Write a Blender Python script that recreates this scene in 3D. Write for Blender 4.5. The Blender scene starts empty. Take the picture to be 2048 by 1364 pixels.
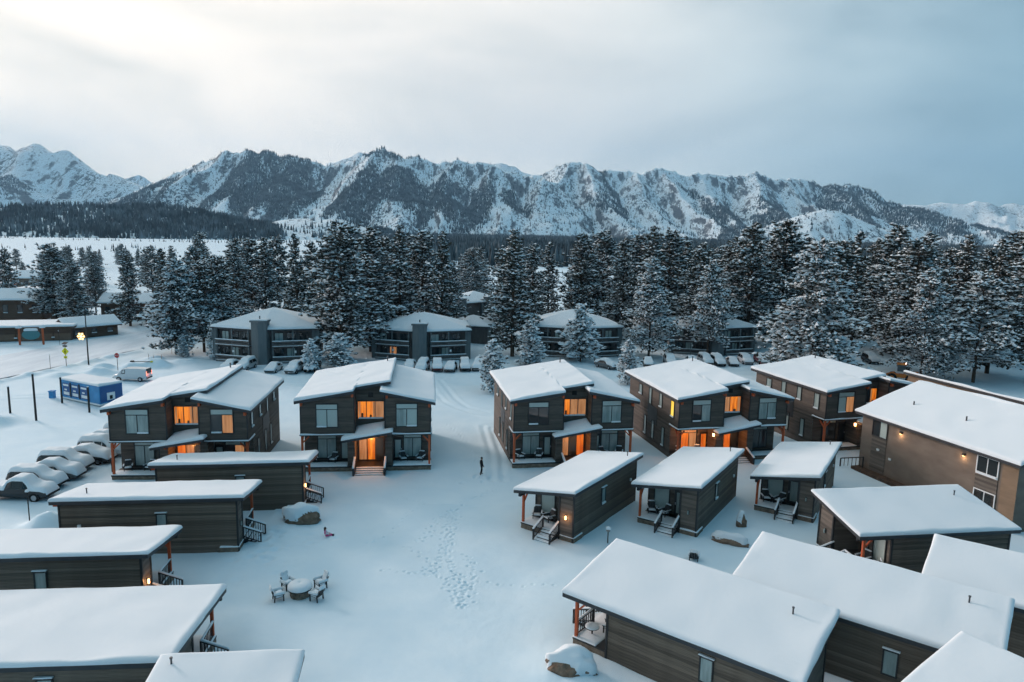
import bpy, bmesh, math, random
import numpy as np
from mathutils import Vector, Matrix
R = math.radians
rnd = random.Random(11)
rng = np.random.default_rng(7)
scene = bpy.context.scene
COL = scene.collection

# ------------------------------------------------------------------ camera
cam_d = bpy.data.cameras.new('camera'); cam = bpy.data.objects.new('camera', cam_d); COL.objects.link(cam)
cam_d.sensor_width = 36.0; cam_d.lens = 1430 / 2048 * 36; cam_d.clip_start = 0.5; cam_d.clip_end = 60000
cam.location = (0, 0, 24)
cam.rotation_euler = (Matrix.Rotation(R(90 - 8.8), 4, 'X') @ Matrix.Rotation(R(1.15), 4, 'Z')).to_euler()
scene.camera = cam

# ------------------------------------------------------------------ world, sun, exposure
SKYOFF = (11.0, 3.0, 7.0)          # where in the cloud pattern the view looks
SUN_AZ, SUN_EL = -52.0, 17.0        # azimuth from the view direction (+Y), negative = left
SD = Vector((math.sin(R(SUN_AZ)) * math.cos(R(SUN_EL)), math.cos(R(SUN_AZ)) * math.cos(R(SUN_EL)), math.sin(R(SUN_EL))))
world = bpy.data.worlds.new('World'); scene.world = world; world.use_nodes = True
wn, wl = world.node_tree.nodes, world.node_tree.links
for n in list(wn): wn.remove(n)
def N(t, **k):
    n = wn.new(t)
    for a, b in k.items(): setattr(n, a, b)
    return n
def ramp(nodes, stops):
    r = nodes.new('ShaderNodeValToRGB'); el = r.color_ramp.elements
    while len(el) < len(stops): el.new(0.5)
    for e, (p, c) in zip(el, stops):
        e.position = p; e.color = (*c, 1) if len(c) == 3 else c
    return r
out = N('ShaderNodeOutputWorld'); bg = N('ShaderNodeBackground'); wl.new(bg.outputs[0], out.inputs[0])
sky = N('ShaderNodeTexSky', sky_type='NISHITA', sun_disc=False)
sky.sun_elevation = R(SUN_EL); sky.sun_rotation = R(SUN_AZ); sky.altitude = 2400; sky.air_density = 1.0; sky.dust_density = 0.6; sky.ozone_density = 2.0
tc = N('ShaderNodeTexCoord')
dot = N('ShaderNodeVectorMath', operation='DOT_PRODUCT'); dot.inputs[1].default_value = SD; wl.new(tc.outputs['Generated'], dot.inputs[0])
half = N('ShaderNodeMath', operation='MULTIPLY_ADD'); half.inputs[1].default_value = 0.5; half.inputs[2].default_value = 0.5; wl.new(dot.outputs['Value'], half.inputs[0])
# cloud brightness follows the angle to the hidden sun (0 = opposite, 1 = towards it)
cloud = ramp(wn, [(0.0, (0.35, 2.1, 3.6)), (0.40, (1.35, 3.8, 5.3)), (0.55, (3.6, 5.5, 6.4)), (0.66, (5.6, 6.9, 7.4)), (0.80, (8.9, 8.9, 8.6)), (0.92, (11.5, 10.7, 9.7)), (1.0, (12.8, 11.6, 10.2))])
wl.new(half.outputs[0], cloud.inputs[0])
mp = N('ShaderNodeMapping'); mp.inputs['Scale'].default_value = (1.0, 1.0, 3.0); mp.inputs['Rotation'].default_value = (0.0, R(-8), 0.3); mp.inputs['Location'].default_value = SKYOFF; wl.new(tc.outputs['Generated'], mp.inputs[0])
n1 = N('ShaderNodeTexNoise'); n1.inputs['Scale'].default_value = 2.1; n1.inputs['Detail'].default_value = 5; n1.inputs['Roughness'].default_value = 0.5; n1.inputs['Distortion'].default_value = 0.45; wl.new(mp.outputs[0], n1.inputs['Vector'])
r1 = ramp(wn, [(0.32, (0.62, 0.67, 0.70)), (0.42, (0.84, 0.87, 0.89)), (0.52, (0.99, 0.99, 0.99)), (0.66, (1.12, 1.10, 1.08))]); wl.new(n1.outputs['Fac'], r1.inputs[0])
mul = N('ShaderNodeMixRGB', blend_type='MULTIPLY'); mul.inputs[0].default_value = 1.0; wl.new(cloud.outputs[0], mul.inputs[1]); wl.new(r1.outputs[0], mul.inputs[2])
n2 = N('ShaderNodeTexNoise'); n2.inputs['Scale'].default_value = 1.3; n2.inputs['Detail'].default_value = 3; wl.new(mp.outputs[0], n2.inputs['Vector'])
r2 = ramp(wn, [(0.35, (0.84,) * 3), (0.6, (0.98,) * 3)]); wl.new(n2.outputs['Fac'], r2.inputs[0])
mix = N('ShaderNodeMixRGB'); wl.new(r2.outputs[0], mix.inputs[0]); wl.new(sky.outputs[0], mix.inputs[1]); wl.new(mul.outputs[0], mix.inputs[2])
wl.new(mix.outputs[0], bg.inputs[0]); bg.inputs[1].default_value = 0.050
sun_d = bpy.data.lights.new('sun', 'SUN'); sun = bpy.data.objects.new('sun', sun_d); COL.objects.link(sun)
sun_d.energy = 1.5; sun_d.angle = R(14); sun_d.color = (1.0, 0.81, 0.74)
sun.rotation_euler = SD.to_track_quat('Z', 'Y').to_euler(); sun.location = (-60, 60, 60)
vs = scene.view_settings; vs.view_transform = 'Standard'; vs.look = 'None'; vs.gamma = 1; vs.exposure = 1.14; vs.use_curve_mapping = False
scene.render.engine = 'CYCLES'
cy = scene.cycles; cy.max_bounces = 4; cy.diffuse_bounces = 2; cy.use_adaptive_sampling = True; cy.adaptive_threshold = 0.03; cy.glossy_bounces = 2; cy.transmission_bounces = 3; cy.volume_bounces = 0; cy.transparent_max_bounces = 6
cy.use_denoising = True; cy.sample_clamp_indirect = 6; cy.caustics_reflective = False; cy.caustics_refractive = False

# ------------------------------------------------------------------ materials
MATS = {}
def mat(name, col, rough=0.7, spec=0.3, emit=None, estr=0.0, noise=None, bump=None, metal=0.0, rand=0.0):
    """noise=(scale xyz, col2, lo, hi, detail)  bump=(scale, strength, dist)"""
    m = bpy.data.materials.new(name); m.use_nodes = True; MATS[name] = m
    nt = m.node_tree; b = nt.nodes['Principled BSDF']
    b.inputs['Base Color'].default_value = (*col, 1); b.inputs['Roughness'].default_value = rough
    b.inputs['Specular IOR Level'].default_value = spec; b.inputs['Metallic'].default_value = metal
    if emit: b.inputs['Emission Color'].default_value = (*emit, 1); b.inputs['Emission Strength'].default_value = estr
    if noise or bump: t = nt.nodes.new('ShaderNodeTexCoord')
    src = None
    if noise:
        sc, c2, lo, hi, det = noise
        mp = nt.nodes.new('ShaderNodeMapping'); mp.inputs['Scale'].default_value = sc if isinstance(sc, tuple) else (sc,) * 3
        nt.links.new(t.outputs['Object'], mp.inputs[0])
        n = nt.nodes.new('ShaderNodeTexNoise'); n.inputs['Scale'].default_value = 1; n.inputs['Detail'].default_value = det; n.inputs['Roughness'].default_value = 0.6
        nt.links.new(mp.outputs[0], n.inputs['Vector'])
        r = ramp(nt.nodes, [(lo, col), (hi, c2)]); nt.links.new(n.outputs['Fac'], r.inputs[0]); src = r.outputs[0]
        if rand:
            oi = nt.nodes.new('ShaderNodeObjectInfo'); hs = nt.nodes.new('ShaderNodeHueSaturation')
            ma = nt.nodes.new('ShaderNodeMath'); ma.operation = 'MULTIPLY_ADD'; ma.inputs[1].default_value = rand; ma.inputs[2].default_value = 1 - rand / 2
            nt.links.new(oi.outputs['Random'], ma.inputs[0]); nt.links.new(ma.outputs[0], hs.inputs['Value']); nt.links.new(src, hs.inputs['Color']); src = hs.outputs[0]
        nt.links.new(src, b.inputs['Base Color'])
    if bump:
        sc, st, di = bump
        n = nt.nodes.new('ShaderNodeTexNoise'); n.inputs['Scale'].default_value = sc; n.inputs['Detail'].default_value = 4
        nt.links.new(t.outputs['Object'], n.inputs['Vector'])
        bp = nt.nodes.new('ShaderNodeBump'); bp.inputs['Strength'].default_value = st; bp.inputs['Distance'].default_value = di
        nt.links.new(n.outputs['Fac'], bp.inputs['Height']); nt.links.new(bp.outputs[0], b.inputs['Normal'])
    return m
mat('snow', (0.59, 0.735, 0.82), 0.75, 0.2, noise=(0.35, (0.65, 0.775, 0.845), 0.35, 0.65, 4), bump=(1.6, 0.25, 0.10))  # ground only: courtyard shade is put into this tone, darker than snow_fine
mat('snow_fine', (0.71, 0.765, 0.805), 0.75, 0.2, bump=(3.5, 0.2, 0.05))
mat('packed_snow', (0.46, 0.56, 0.64), 0.6, 0.3, noise=((0.5, 0.06, 1), (0.64, 0.735, 0.80), 0.32, 0.66, 5), bump=(1.2, 0.4, 0.12))
mat('siding', (0.068, 0.054, 0.045), 0.65, 0.3, noise=((0.8, 0.8, 9), (0.118, 0.096, 0.080), 0.3, 0.7, 5))
mat('siding_grey', (0.09, 0.076, 0.065), 0.7, 0.3, noise=((0.7, 0.7, 8), (0.14, 0.12, 0.102), 0.3, 0.7, 5))
mat('plank', (0.080, 0.061, 0.047), 0.65, 0.3, noise=((0.9, 0.9, 14), (0.175, 0.138, 0.107), 0.25, 0.75, 6), rand=0.7)
mat('fascia', (0.030, 0.034, 0.040), 0.5, 0.35, noise=(1.5, (0.045, 0.048, 0.054), 0.3, 0.7, 3))
mat('trim', (0.022, 0.023, 0.025), 0.5, 0.4)
mat('red_wood', (0.42, 0.080, 0.028), 0.6, 0.3, noise=((3, 3, 1.2), (0.54, 0.115, 0.042), 0.3, 0.7, 4))
mat('stone', (0.13, 0.10, 0.075), 0.85, 0.2, noise=(3.0, (0.27, 0.21, 0.16), 0.3, 0.7, 4), bump=(7, 0.6, 0.05))
mat('rock', (0.12, 0.080, 0.056), 0.9, 0.2, noise=(2.6, (0.26, 0.185, 0.135), 0.3, 0.7, 6), bump=(3, 0.9, 0.2))
mat('tan', (0.15, 0.118, 0.096), 0.8, 0.2, noise=((0.5, 0.5, 1.2), (0.205, 0.165, 0.135), 0.3, 0.7, 4))
mat('brown', (0.20, 0.14, 0.095), 0.8, 0.2, noise=((0.4, 0.4, 2), (0.27, 0.19, 0.13), 0.3, 0.7, 4))
mat('motel_wood', (0.085, 0.05, 0.036), 0.75, 0.2, noise=((0.6, 0.6, 5), (0.14, 0.085, 0.06), 0.3, 0.7, 4))
mat('motel_panel', (0.17, 0.105, 0.072), 0.75, 0.2, noise=(0.7, (0.21, 0.13, 0.09), 0.3, 0.7, 3))
mat('condo', (0.085, 0.078, 0.076), 0.8, 0.2, noise=((2.5, 2.5, 0.5), (0.135, 0.122, 0.118), 0.3, 0.7, 4))
mat('condo_grey', (0.12, 0.14, 0.148), 0.8, 0.2, noise=((2.5, 2.5, 0.4), (0.16, 0.18, 0.188), 0.3, 0.7, 4))
mat('concrete', (0.3, 0.29, 0.28), 0.9, 0.1)
mat('metal', (0.10, 0.10, 0.105), 0.4, 0.5, metal=0.6)
mat('pole_dark', (0.028, 0.026, 0.026), 0.7, 0.3)
mat('bark', (0.05, 0.036, 0.028), 0.9, 0.1, noise=((2, 2, 0.6), (0.12, 0.08, 0.058), 0.3, 0.7, 4))
mat('needle', (0.032, 0.036, 0.028), 0.8, 0.15, noise=(0.4, (0.14, 0.135, 0.11), 0.3, 0.7, 3))
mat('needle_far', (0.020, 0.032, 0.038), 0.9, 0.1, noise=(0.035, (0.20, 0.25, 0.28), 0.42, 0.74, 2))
mat('rubber', (0.012, 0.012, 0.012), 0.8, 0.2)
mat('chrome', (0.4, 0.4, 0.42), 0.3, 0.5, metal=0.8)
mat('chair', (0.035, 0.037, 0.04), 0.6, 0.3)
mat('yellow', (0.80, 0.72, 0.02), 0.5, 0.3); mat('red', (0.42, 0.03, 0.03), 0.5, 0.3); mat('white_paint', (0.75, 0.77, 0.78), 0.45, 0.4)
mat('blue', (0.025, 0.20, 0.44), 0.5, 0.4, noise=(0.8, (0.04, 0.27, 0.55), 0.35, 0.65, 3)); mat('blue_dark', (0.016, 0.09, 0.26), 0.5, 0.4); mat('orange_paint', (0.50, 0.16, 0.03), 0.5, 0.3)
mat('black', (0.008, 0.008, 0.009), 0.6, 0.3); mat('teal', (0.08, 0.22, 0.24), 0.6, 0.3)
mat('green_roof', (0.25, 0.42, 0.38), 0.6, 0.3)
mat('jacket', (0.016, 0.017, 0.02), 0.85, 0.1); mat('trousers', (0.012, 0.012, 0.015), 0.85, 0.1); mat('skin', (0.45, 0.27, 0.2), 0.6, 0.3); mat('hair', (0.02, 0.014, 0.011), 0.7, 0.2)
mat('pink', (0.62, 0.10, 0.24), 0.8, 0.1); mat('pale_cloth', (0.62, 0.52, 0.58), 0.85, 0.1)
mat('glass', (0.20, 0.26, 0.255), 0.06, 0.6, noise=((1.6, 1.6, 0.3), (0.36, 0.44, 0.43), 0.35, 0.65, 3))
mat('glass_dark', (0.03, 0.038, 0.042), 0.05, 0.7); mat('car_glass', (0.01, 0.012, 0.014), 0.06, 0.6)
mat('blind', (0.42, 0.50, 0.48), 0.25, 0.5)
def lit(name, c1, c2, strength, scale=5):
    m = mat(name, (0.10, 0.05, 0.02), 0.25, 0.4); nt = m.node_tree; b = nt.nodes['Principled BSDF']
    t = nt.nodes.new('ShaderNodeTexCoord'); mp = nt.nodes.new('ShaderNodeMapping'); mp.inputs['Scale'].default_value = (scale, scale, 0.5); nt.links.new(t.outputs['Object'], mp.inputs[0])
    n = nt.nodes.new('ShaderNodeTexNoise'); n.inputs['Scale'].default_value = 1.0; n.inputs['Detail'].default_value = 2; nt.links.new(mp.outputs[0], n.inputs['Vector'])
    r = ramp(nt.nodes, [(0.33, c1), (0.62, c2)]); nt.links.new(n.outputs['Fac'], r.inputs[0])
    nt.links.new(r.outputs[0], b.inputs['Emission Color']); b.inputs['Emission Strength'].default_value = strength
lit('lit_orange', (0.28, 0.048, 0.003), (0.64, 0.18, 0.015), 0.66, 4)
lit('lit_amber', (0.22, 0.09, 0.035), (0.36, 0.17, 0.075), 0.55)
lit('lit_red', (0.34, 0.045, 0.005), (0.58, 0.12, 0.010), 0.58)
lit('lit_yellow', (0.9, 0.55, 0.05), (1.0, 0.7, 0.12), 0.5)
mat('lamp', (1, 0.6, 0.3), 0.5, 0.2, emit=(1.0, 0.50, 0.20), estr=2.7)
mat('flake', (1, 0.8, 0.5), 0.5, 0.2, emit=(1.0, 0.60, 0.22), estr=1.0)
mat('tail', (0.6, 0.1, 0.05), 0.4, 0.3, emit=(1.0, 0.22, 0.12), estr=1.6)
mat('head', (0.8, 0.75, 0.7), 0.3, 0.3, emit=(1.0, 0.82, 0.70), estr=.9)

for nm in ('siding', 'siding_grey'):
    nt = MATS[nm].node_tree; b = nt.nodes['Principled BSDF']; src = b.inputs['Base Color'].links[0].from_socket; t = next(n for n in nt.nodes if n.type == 'TEX_COORD')
    sp = nt.nodes.new('ShaderNodeSeparateXYZ'); nt.links.new(t.outputs['Object'], sp.inputs[0]); dv = nt.nodes.new('ShaderNodeMath'); dv.operation = 'MULTIPLY_ADD'; dv.inputs[1].default_value = 5.0; dv.inputs[2].default_value = 1.02; nt.links.new(sp.outputs['Z'], dv.inputs[0])
    fl = nt.nodes.new('ShaderNodeMath'); fl.operation = 'FLOOR'; nt.links.new(dv.outputs[0], fl.inputs[0]); wn_ = nt.nodes.new('ShaderNodeTexWhiteNoise'); wn_.noise_dimensions = '1D'; nt.links.new(fl.outputs[0], wn_.inputs['W'])
    ma = nt.nodes.new('ShaderNodeMath'); ma.operation = 'MULTIPLY_ADD'; ma.inputs[1].default_value = 0.6; ma.inputs[2].default_value = 0.7; nt.links.new(wn_.outputs['Value'], ma.inputs[0])
    hs = nt.nodes.new('ShaderNodeHueSaturation'); nt.links.new(ma.outputs[0], hs.inputs['Value']); nt.links.new(src, hs.inputs['Color']); nt.links.new(hs.outputs[0], b.inputs['Base Color'])

# ------------------------------------------------------------------ helpers
def link(o, parent=None):
    COL.objects.link(o)
    if parent is not None: o.parent = parent
    return o
def tag(o, label=None, cat=None, group=None, kind=None):
    if label: o['label'] = label
    if cat: o['category'] = cat
    if group: o['group'] = group
    if kind: o['kind'] = kind
    return o
def thing(name, label, cat, loc=(0, 0, 0), rz=0.0, group=None):
    o = bpy.data.objects.new(name, None); o.empty_display_size = 0.3
    COL.objects.link(o); o.location = loc; o.rotation_euler = (0, 0, rz)
    return tag(o, label, cat, group)
def copy_tree(o, parent=None):
    c = o.copy(); COL.objects.link(c); c.parent = parent
    for ch in o.children: copy_tree(ch, c)
    return c
def np_mesh(name, V, F, smooth=False):
    me = bpy.data.meshes.new(name); V = np.asarray(V, np.float32); F = np.asarray(F, np.int32); k = F.shape[1]
    me.vertices.add(len(V)); me.vertices.foreach_set('co', V.ravel())
    me.loops.add(F.size); me.loops.foreach_set('vertex_index', F.ravel())
    me.polygons.add(len(F)); me.polygons.foreach_set('loop_start', np.arange(0, F.size, k, dtype=np.int32))
    try: me.polygons.foreach_set('loop_total', np.full(len(F), k, np.int32))
    except Exception: pass
    me.polygons.foreach_set('use_smooth', np.full(len(F), smooth)); me.update(calc_edges=True); return me
def np_obj(name, V, F, m, parent=None, smooth=False):
    me = np_mesh(name, V, F, smooth); me.materials.append(MATS[m]); return link(bpy.data.objects.new(name, me), parent)
def grid_faces(nu, nv):
    i = np.arange(nu * nv).reshape(nv, nu)
    return np.stack([i[:-1, :-1].ravel(), i[:-1, 1:].ravel(), i[1:, 1:].ravel(), i[1:, :-1].ravel()], 1)
class MB:
    def __init__(s, mirror=None): s.v, s.f, s.m, s.mir = [], [], [], mirror
    def face(s, pts, mi=0):
        b = len(s.v); s.v += [tuple(p) for p in pts]; s.f.append(list(range(b, b + len(pts)))); s.m.append(mi)
    def hexa(s, p, mi=0):      # 8 points: bottom ring 0-3, top ring 4-7
        b = len(s.v); s.v += [tuple(q) for q in p]
        for f in ((3, 2, 1, 0), (4, 5, 6, 7), (0, 1, 5, 4), (1, 2, 6, 5), (2, 3, 7, 6), (3, 0, 4, 7)): s.f.append([b + i for i in f]); s.m.append(mi)
    def box(s, x0, x1, y0, y1, z0, z1, mi=0):
        s.hexa([(x0, y0, z0), (x1, y0, z0), (x1, y1, z0), (x0, y1, z0), (x0, y0, z1), (x1, y0, z1), (x1, y1, z1), (x0, y1, z1)], mi)
    def wbox(s, fr, s0, s1, z0, z1, d0, d1, mi=0):   # box in a wall frame: s along, d outward
        (px, py), (tx, ty), (nx, ny) = fr
        P = lambda a, d, z: (px + tx * a + nx * d, py + ty * a + ny * d, z)
        s.hexa([P(s0, d0, z0), P(s1, d0, z0), P(s1, d1, z0), P(s0, d1, z0), P(s0, d0, z1), P(s1, d0, z1), P(s1, d1, z1), P(s0, d1, z1)], mi)
    def bar(s, a, b, w, h=None, mi=0):               # square bar between two points
        a, b = Vector(a), Vector(b); h = h or w; d = (b - a).normalized()
        u = d.cross(Vector((0, 0, 1))); u = Vector((1, 0, 0)) if u.length < 1e-4 else u.normalized(); v = u.cross(d).normalized()
        r = [(-1, -1), (1, -1), (1, 1), (-1, 1)]
        s.hexa([a + u * i * w / 2 + v * j * h / 2 for i, j in r] + [b + u * i * w / 2 + v * j * h / 2 for i, j in r], mi)
    def tube(s, a, b, r0, r1=None, n=8, mi=0, cap=True):
        a, b = Vector(a), Vector(b); r1 = r0 if r1 is None else r1; d = (b - a).normalized()
        u = d.cross(Vector((0, 0, 1))); u = Vector((1, 0, 0)) if u.length < 1e-4 else u.normalized(); v = d.cross(u)
        k = len(s.v)
        for c, r in ((a, r0), (b, r1)):
            for i in range(n): t = 2 * math.pi * i / n; s.v.append(tuple(c + u * math.cos(t) * r + v * math.sin(t) * r))
        for i in range(n): j = (i + 1) % n; s.f.append([k + i, k + j, k + n + j, k + n + i]); s.m.append(mi)
        if cap: s.f.append([k + i for i in range(n)][::-1]); s.f.append([k + n + i for i in range(n)]); s.m += [mi, mi]
    def prism(s, poly, dz, mi=0):                    # polygon of 3D points (ccw from above) extruded down by dz
        n = len(poly); k = len(s.v); s.v += [tuple(p) for p in poly] + [(p[0], p[1], p[2] - dz) for p in poly]
        s.f.append([k + i for i in range(n)]); s.f.append([k + n + i for i in range(n)][::-1]); s.m += [mi, mi]
        for i in range(n): j = (i + 1) % n; s.f.append([k + n + i, k + n + j, k + j, k + i]); s.m.append(mi)
    def lap(s, p0, p1, za, zb, t0, t1, board=0.2, off=0.022, mi=0):
        """lapped boards from p0 to p1 (outward = right-hand side of p0->p1), bottom za/zb, top t0..t1"""
        p0, p1 = Vector(p0), Vector(p1); d = p1 - p0; L = d.length; d /= L; n = Vector((d.y, -d.x))
        z = min(za, zb); top = max(t0, t1)
        while z < top - 1e-4:
            z1 = min(z + board, top); q = [(0.0, z), (L, z), (L, z1), (0.0, z1)]; res = []
            for i in range(4):
                a, b = q[i], q[(i + 1) % 4]; fa = t0 + (t1 - t0) * a[0] / L - a[1]; fb = t0 + (t1 - t0) * b[0] / L - b[1]
                if fa >= -1e-6: res.append(a)
                if (fa > 1e-6 and fb < -1e-6) or (fa < -1e-6 and fb > 1e-6):
                    k = fa / (fa - fb); res.append((a[0] + (b[0] - a[0]) * k, a[1] + (b[1] - a[1]) * k))
            if len(res) > 2:
                pts = []
                for (u, w) in res:
                    o = off * (1 - (w - z) / board); pts.append((p0.x + d.x * u + n.x * o, p0.y + d.y * u + n.y * o, w))
                s.face(pts, mi)
                us_ = [u for u, w in res if w < z + 1e-6]
                if len(us_) > 1: ua, ub = min(us_), max(us_); s.face([(p0.x + d.x * u, p0.y + d.y * u, z) for u in (ub, ua)] + [(p0.x + d.x * u + n.x * off, p0.y + d.y * u + n.y * off, z) for u in (ua, ub)], mi)
            z = z1
    def build(s, name, m, parent=None, smooth=False):
        me = bpy.data.meshes.new(name); v, f = s.v, s.f
        if s.mir is not None: v = [(s.mir - a, b, c) for a, b, c in v]; f = [q[::-1] for q in f]
        me.from_pydata(v, [], f)
        for k in (m if isinstance(m, (list, tuple)) else [m]): me.materials.append(MATS[k])
        me.polygons.foreach_set('material_index', s.m)
        if smooth: me.polygons.foreach_set('use_smooth', [True] * len(s.f))
        me.update(); return link(bpy.data.objects.new(name, me), parent)
# value noise
def _h(i, j, s): 
    n = (i.astype(np.int64) * 374761393 + j.astype(np.int64) * 668265263 + s * 974634777) & 0x7fffffff
    n = ((n ^ (n >> 13)) * 1274126177) & 0x7fffffff
    return ((n ^ (n >> 16)) & 0xffff) / 65535.0
def vn(x, y, s=0):
    x, y = np.asarray(x, float), np.asarray(y, float)
    i, j = np.floor(x), np.floor(y); u, v = x - i, y - j; u, v = u * u * (3 - 2 * u), v * v * (3 - 2 * v)
    return (_h(i, j, s) * (1 - u) + _h(i + 1, j, s) * u) * (1 - v) + (_h(i, j + 1, s) * (1 - u) + _h(i + 1, j + 1, s) * u) * v
def fbm(x, y, o=4, s=0):
    a, r, t = 0.5, 0.0, 0.0
    for k in range(o): r = r + a * vn(np.asarray(x) * 2 ** k + 17 * k, np.asarray(y) * 2 ** k + 9 * k, s + k); t += a; a *= 0.5
    return r / t - 0.5
def edge_lines(L, mid=0.8):
    a = [0, 0.03, 0.08, 0.15, 0.25, 0.4, 0.6]
    if L < 1.6: a = [q * L / 1.6 for q in a]
    k = max(2, int((L - 2 * a[-1]) / mid)); return np.array(a + list(np.linspace(a[-1], L - a[-1], k + 1)[1:-1]) + [L - q for q in a[::-1]])
def snow_slab(parent, fn, Lu, Lv, thick=0.34, rad=0.35, mirror=None, name='snow_cover', lean=0.05, seed=0, mid=0.6, extra_u=()):
    """snow blanket over a patch fn(u, v) -> xyz with u in 0..Lu, v in 0..Lv (metres)"""
    us, vs_ = edge_lines(Lu, mid), edge_lines(Lv, mid)
    if extra_u: us = np.unique(np.concatenate([us, extra_u]))
    U, V = np.meshgrid(us, vs_); P = fn(U, V)
    d = np.minimum(np.minimum(U, Lu - U), np.minimum(V, Lv - V)); d = np.where(d < 0, 0, d)
    k = np.clip(d / rad, 0, 1); prof = 0.34 + 0.66 * np.sqrt(1 - (1 - k) ** 2)
    wob = 0.09 * fbm(U * 0.7 + seed * 7.3, V * 0.9, 3, 5) * 2
    z = P[..., 2] + thick * prof * (1 + 0.7 * fbm(U * 0.23 + seed, V * 0.23, 3, 3)) + wob * k
    # edge outline wobble
    X, Y = P[..., 0].copy(), P[..., 1].copy(); cx, cy_ = X.mean(), Y.mean()
    e = np.exp(-d / 0.10) * (lean + 0.05 * fbm(U * 0.9 + seed, V * 0.9 + 3, 4, 8) * 2); r = np.hypot(X - cx, Y - cy_) + 1e-6
    X += (X - cx) / r * e; Y += (Y - cy_) / r * e
    nu, nv = len(us), len(vs_); top = np.stack([X, Y, z], -1).reshape(-1, 3)
    ring = np.concatenate([np.arange(nu), np.arange(2 * nu - 1, nu * nv, nu), np.arange(nu * nv - 2, nu * (nv - 1) - 1, -1), np.arange(nu * (nv - 2), 0, -nu)])
    low = top[ring].copy(); low[:, 2] = P.reshape(-1, 3)[ring, 2] + 0.004
    Vv = np.concatenate([top, low]); b = len(top); n = len(ring); i = np.arange(n); j = (i + 1) % n
    F = np.concatenate([grid_faces(nu, nv), np.stack([b + i, b + j, ring[j], ring[i]], 1)])
    if mirror is not None: Vv[:, 0] = mirror - Vv[:, 0]; F = F[:, ::-1]
    return np_obj(name, Vv, F, 'snow_fine', parent, True)
def quad_fn(p00, p10, p01, p11, Lu, Lv):
    a, b, c, d = (np.array(p, float) for p in (p00, p10, p01, p11))
    def fn(U, V):
        u, v = (U / Lu)[..., None], (V / Lv)[..., None]; return a * (1 - u) * (1 - v) + b * u * (1 - v) + c * (1 - u) * v + d * u * v
    return fn
def snow_quad(parent, p00, p10, p01, p11, thick=0.34, rad=0.35, mirror=None, seed=0, mid=0.7, name='snow_cover', lean=0.05):
    Lu, Lv = (Vector(p10) - Vector(p00)).length, (Vector(p01) - Vector(p00)).length
    return snow_slab(parent, quad_fn(p00, p10, p01, p11, Lu, Lv), Lu, Lv, thick, rad, mirror, name, lean, seed, mid)
def snow_strip(parent, x0, x1, y0, y1, z, h=0.08, mirror=None, seed=0, name='snow'):
    r = min(x1 - x0, y1 - y0) * (0.45 if name != 'step_snow' else 0.12); return snow_quad(parent, (x0, y0, z), (x1, y0, z), (x0, y1, z), (x1, y1, z), h, r, mirror, seed, 1.2, name, 0.01)
def world_of(x, y, a, lx, ly): c, s = math.cos(a), math.sin(a); return x + lx * c - ly * s, y + lx * s + ly * c
def window(th, p, t, n, w, z0, h, panes, mirror=None, transom=0.0, snow=None, name='window', fw=0.09):
    """panes: list of pane materials along the width; transom = fraction of height for the top light"""
    fr = (p, t, n); mb = MB(mirror); k = len(panes)
    mb.wbox(fr, -fw, w + fw, z0 - fw, z0, 0, 0.075); mb.wbox(fr, -fw, w + fw, z0 + h, z0 + h + fw, 0, 0.075)
    mb.wbox(fr, -fw, 0, z0, z0 + h, 0, 0.075); mb.wbox(fr, w, w + fw, z0, z0 + h, 0, 0.075)
    zt = z0 + h * (1 - transom)
    for i in range(1, k): mb.wbox(fr, w * i / k - 0.035, w * i / k + 0.035, z0, zt, 0, 0.065)
    if transom: mb.wbox(fr, 0, w, zt - 0.03, zt + 0.03, 0, 0.07)
    f = mb.build(name, 'trim', th)
    for i, pm in enumerate(panes):
        q = MB(mirror); q.wbox(fr, w * i / k + (0.035 if i else 0), w * (i + 1) / k - (0.035 if i < k - 1 else 0), z0, zt - (0.03 if transom else 0), 0.005, 0.03)
        po = q.build('pane', pm, f)
        if pm == 'lit_orange' and k > 1:
            a0, a1 = w * i / k + 0.04, w * (i + 1) / k - 0.04; c0 = a0 if i % 2 == 0 else a1 - (a1 - a0) * 0.26
            q = MB(mirror); q.wbox(fr, c0, c0 + (a1 - a0) * 0.26, z0 + 0.02, zt - 0.04, 0.031, 0.04); q.build('curtain', 'lit_amber', po)
            q = MB(mirror); q.wbox(fr, a0 + (a1 - a0) * 0.35, a0 + (a1 - a0) * 0.62, z0 + 0.02, z0 + h * (0.22 if i else 0.32), 0.031, 0.038); q.build('furniture', 'motel_wood', po)
    if transom:
        q = MB(mirror); q.wbox(fr, 0, w, zt + 0.03, z0 + h, 0.005, 0.03); q.build('pane', 'blind' if panes[0] in ('glass', 'blind', 'glass_dark') else panes[-1], f)
    if snow:
        for (a, b) in snow: q = MB(mirror); q.wbox(fr, w * a, w * b, z0 - 0.01, z0 + 0.13, 0.03, 0.14); q.build('sill_snow', 'snow_fine', f)
    return f
def lamp_light(x, y, z, e, col=(1.0, 0.45, 0.16), r=0.06):
    d = bpy.data.lights.new('lamp_light', 'POINT'); d.energy = e; d.color = col; d.shadow_soft_size = r
    o = bpy.data.objects.new('lamp_light', d); COL.objects.link(o); o.location = (x, y, z); return o

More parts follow.
